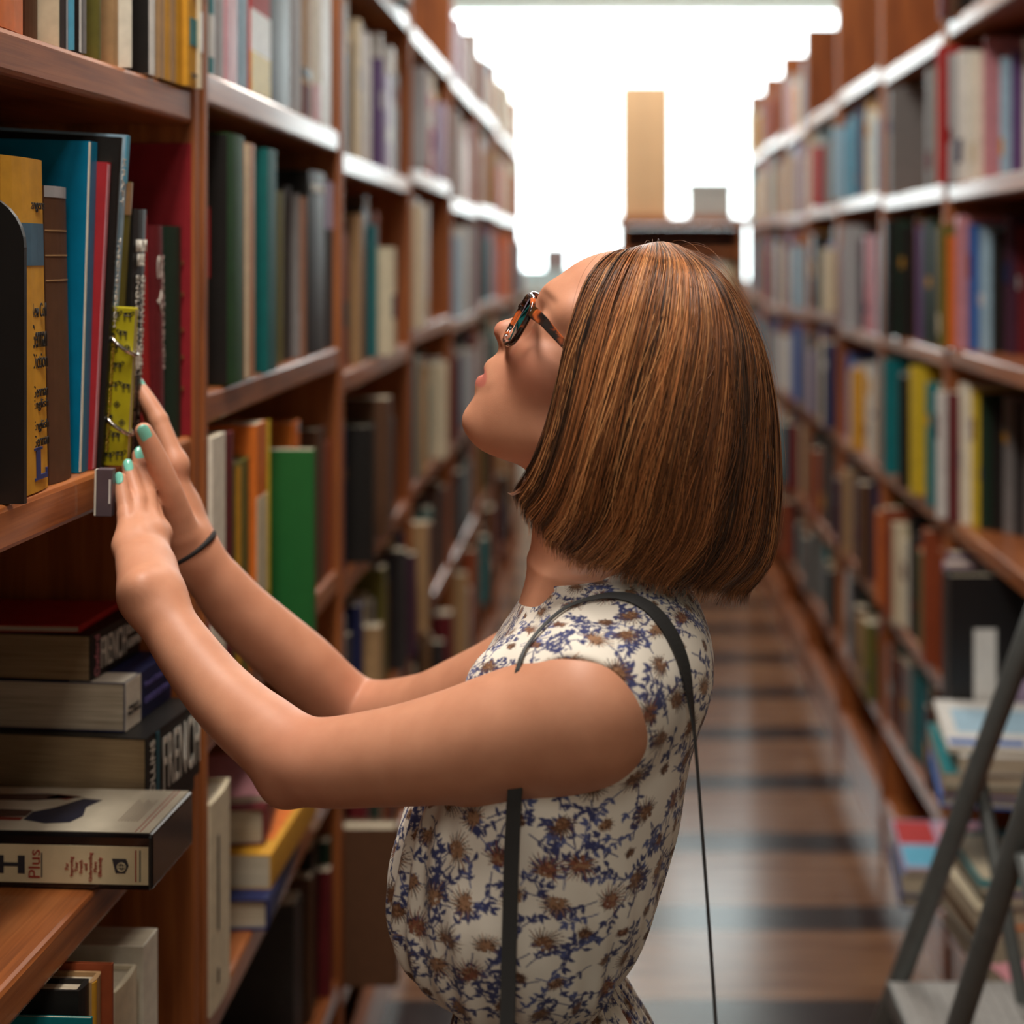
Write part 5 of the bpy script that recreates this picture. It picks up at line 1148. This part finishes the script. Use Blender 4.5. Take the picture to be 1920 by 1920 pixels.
strands(rng.uniform(0, 6, nf), rng.uniform(0, .1, nf), rng.uniform(.25, 1.03, nf), np.full(nf, -.001), rng.normal(0, .4, nf), PALH[rng.choice(3, nf)], np.full(nf, .00011), 24, 'flyaway_hairs', rng.uniform(.001, .010, nf))
nw = 26
strands(rng.uniform(1.5, 5.2, nw), rng.uniform(0, .05, nw), rng.uniform(.18, .42, nw), np.full(nw, -.001), rng.normal(0, .8, nw), PALH[rng.choice([1, 2, 3], nw)], np.full(nw, .00010), 24, 'crown_wisps', rng.uniform(.005, .018, nw))
# a wisp curling up at the near front tip
wp = MB()
for k in range(14):
    a = P(985+k*1.2, 892+k, 1.183); wp.tube([a, P(978, 912+k*.8, 1.184), P(966-k*.4, 922+k*.6, 1.184), P(955-k*.3, 926-k*.2, 1.184)], [.0005, .0005, .0004, .00015], 4)
mw_ = wp.build('hair_wisp', plain('wisp_brown', (120, 74, 48), .4, .1), hair, smooth=True)

# ------------------------------------------------------------------ glasses
m, nt, b = nodes('tortoiseshell'); tc = N(nt, 'ShaderNodeTexCoord'); nz = N(nt, 'ShaderNodeTexNoise', Scale=85.0, Detail=2.0, Distortion=.6); nt.links.new(tc.outputs['Object'], nz.inputs['Vector'])
r = ramp(nt, [(.44, lin((26, 18, 16))), (.55, lin((60, 28, 18))), (.66, lin((206, 100, 46)))]); nt.links.new(nz.outputs['Fac'], r.inputs['Fac']); nt.links.new(r.outputs['Color'], b.inputs['Base Color'])
b.inputs['Roughness'].default_value = .12; b.inputs['Coat Weight'].default_value = .6; TORT = m
m, nt, b = nodes('clear_lens'); b.inputs['Transmission Weight'].default_value = 1; b.inputs['Roughness'].default_value = .0; b.inputs['IOR'].default_value = 1.08; b.inputs['Base Color'].default_value = (.96, .94, .93, 1); LENS = m
gl = tag(empty('eyeglasses'), 'tortoiseshell eyeglasses on the face of the woman', 'glasses')
def gx(y, z): return -.1020+.0125*(abs(y)/.066)**2+(.014-z)*.10
def loop(s, sc_=1.0, n=40):
    out = []
    for i in range(n):
        a = 2*math.pi*i/n; c, si = math.cos(a), math.sin(a); e = .62
        y = s*.0345+.0258*sc_*math.copysign(abs(c)**e, c); z = .0125+.0212*sc_*math.copysign(abs(si)**e, si)*(1-.0*c); out.append((gx(y, z), y, z))
    return out
for s in (1, -1):
    rim = MB().tube([HW_(*q) for q in loop(s)], .0025, 10, closed=True, sx=1.0).build('rim', TORT, gl, smooth=True)
    lp = loop(s, .96); n = len(lp); ctr = (gx(s*.0345, .0125), s*.0345, .0125)
    vs = [HW_(*q) for q in lp]+[HW_(*ctr)]+[HW_(q[0]+.0014, q[1], q[2]) for q in lp]+[HW_(ctr[0]+.0014, ctr[1], ctr[2])]
    fs = [(i, (i+1) % n, n) for i in range(n)]+[((i+1) % n+n+1, i+n+1, 2*n+1) for i in range(n)]+[((i+1) % n, i, i+n+1, (i+1) % n+n+1) for i in range(n)]
    mesh('lens', vs, fs, LENS, gl)
    te = MB(); path = [(-.0935, s*.0625, .0262), (-.0900, s*.0700, .0262), (-.080, s*.0735, .0255), (-.05, s*.0775, .0185), (-.02, s*.0790, .012), (.004, s*.0790, .006), (.018, s*.078, -.012), (.026, s*.077, -.03)]
    hw = [.0048, .0050, .0042, .0030, .0026, .0026, .0028, .003]; vv = []
    for (x, y, z), h_ in zip(path, hw):
        for dy, dz in ((-.0014, -h_), (.0014, -h_), (.0014, h_), (-.0014, h_)): vv.append(HW_(x, y+dy, z+dz))
    n = len(path); ff = [(i*4+k, i*4+(k+1) % 4, i*4+4+(k+1) % 4, i*4+4+k) for i in range(n-1) for k in range(4)]+[(3, 2, 1, 0), tuple((n-1)*4+k for k in range(4))]
    te.add(vv, ff); te.build('temple', TORT, gl, bevel=.0007)
MB().tube([HW_(gx(y, .022)+(-.001), y, .020+.004*math.cos(y*150)) for y in (-.0105, -.006, 0, .006, .0105)], .0023, 8).build('bridge', TORT, gl, smooth=True)
for s in (1, -1): MB().tube([HW_(-.1, s*.0098, .008), HW_(-.096, s*.0095, .002), HW_(-.094, s*.0105, -.003)], .0016, 6).build('nose_pad', TORT, gl, smooth=True)

# ------------------------------------------------------------------ hair tie on the farther wrist, shoulder bag
axd = (WR-ER).normalized(); c0 = P(353, 1031, 1.452); nrm_ = Vector((-.50, -.18, .85)).normalized(); u_ = axd.orthogonal().normalized(); v_ = axd.cross(u_); pts = []
for i in range(48):
    a = 2*math.pi*i/48; q = c0+u_*(.0272*math.cos(a))+v_*(.0272*math.sin(a)); q = q-axd*((q-c0).dot(nrm_)/axd.dot(nrm_)); pts.append(q)
tag(MB().tube(pts, .0030, 10, closed=True).build('hair_tie', plain('black_elastic', (30, 26, 25), .8, .2, 400), None, True), 'black hair tie worn around her farther wrist', 'hair tie')
STRAP = plain('black_strap', (30, 29, 28), .55, .1, 200)
bag = tag(empty('shoulder_bag', (.02, 1.03, .60)), 'black bag hanging at her side on a long thin shoulder strap', 'bag')
path = [(950, 2010, 1.055, 1), (953, 1900, 1.070, 1), (957, 1700, 1.092, 1), (961, 1560, 1.100, 1), (968, 1450, 1.108, 1), (985, 1330, 1.128, .5), (1012, 1240, 1.150, .2), (1050, 1172, 1.165, .2), (1100, 1142, 1.172, .25), (1150, 1132, 1.174, .45), (1200, 1134, 1.170, .8), (1240, 1160, 1.160, 1),
        (1268, 1205, 1.150, 1), (1287, 1270, 1.142, .9), (1298, 1350, 1.136, .7), (1306, 1450, 1.13, .6), (1317, 1600, 1.12, .6), (1329, 1760, 1.105, .6), (1340, 1920, 1.085, .6), (1345, 2010, 1.07, .6)]
cp = [P(a, b_, y) for a, b_, y, _ in path]; cw = [w_ for *_, w_ in path]
fine, fw = [], []
for i in range(len(cp)-1):
    p0, p1, p2, p3 = cp[max(i-1, 0)], cp[i], cp[i+1], cp[min(i+2, len(cp)-1)]
    for k in range(6):
        t = k/6; fine.append(.5*((2*p1)+(-p0+p2)*t+(2*p0-5*p1+4*p2-p3)*t*t+(-p0+3*p1-3*p2+p3)*t**3)); fw.append(cw[i]+(cw[i+1]-cw[i])*t)
fine.append(cp[-1]); fw.append(cw[-1]); loc = Vector(bag.location); vv = []
def cloth_d(p):
    q = np.array([p], np.float32); return float(min(blouse.ev(q, q[0]-.1, q[0]+.1)[0], body.ev(q, q[0]-.1, q[0]+.1)[0]))
for it in range(40):                                            # lay the strap on the cloth
    for i, p in enumerate(fine):
        d = cloth_d(p); top = .30 < i/len(fine) < .66
        if d < .0022 or (top and d > .004):
            g = Vector([cloth_d(p+Vector(e_))-cloth_d(p-Vector(e_)) for e_ in ((.002, 0, 0), (0, .002, 0), (0, 0, .002))])
            if g.length > 1e-6: fine[i] = p-g.normalized()*max(-.006, min(.006, (d-.0026)))*.7
    fine = [fine[0]]+[fine[i]*.6+(fine[i-1]+fine[i+1])*.2 for i in range(1, len(fine)-1)]+[fine[-1]]
for i, p in enumerate(fine):
    d = cloth_d(p)
    if d < .002:
        g = Vector([cloth_d(p+Vector(e_))-cloth_d(p-Vector(e_)) for e_ in ((.002, 0, 0), (0, .002, 0), (0, 0, .002))]); fine[i] = p-g.normalized()*(d-.0022)
for i, p in enumerate(fine):
    t = (fine[min(i+1, len(fine)-1)]-fine[max(i-1, 0)]).normalized(); ctr = Vector((-.02, 1.27, min(p.z, 1.24))); o_ = (p-ctr); o_ = (o_-t*o_.dot(t)).normalized()
    tw = max(0, min(1, (i/len(fine)-.62)/.12)); sd = t.cross(o_).normalized(); sd = (sd*(1-.55*tw)+o_*(.55*tw)).normalized(); o_ = sd.cross(t).normalized()
    wd = .0056*fw[i]
    for a, b_ in ((-1, -1), (1, -1), (1, 1), (-1, 1)): vv.append(p-loc+sd*(wd*a)+o_*(.0010*b_+.001))
n = len(fine); ff = [(i*4+k, i*4+(k+1) % 4, i*4+4+(k+1) % 4, i*4+4+k) for i in range(n-1) for k in range(4)]+[(3, 2, 1, 0), tuple((n-1)*4+k for k in range(4))]
mesh('shoulder_strap', vv, ff, STRAP, bag)
e0, e1 = fine[0]-loc, fine[-1]-loc
bb = MB().box((min(e0.x, -.1), -.035, -.02), (max(e1.x, .1), .035, e0.z-.012)).build('bag_body', plain('bag_leather', (28, 27, 27), .45, .1, 60), bag, bevel=.012)
MB().box((min(e0.x, -.1)-.002, -.041, .03), (max(e1.x, .1)+.002, -.0355, e0.z-.01)).build('flap', MATS['bag_leather'], bag, bevel=.002)
for e_ in (e0, e1): MB().tube([(e_.x+.009*math.cos(a), e_.y, e_.z-.006+.009*math.sin(a)) for a in [2*math.pi*i/16 for i in range(16)]], .0016, 6, closed=True).build('strap_ring', CHROME, bag, True)
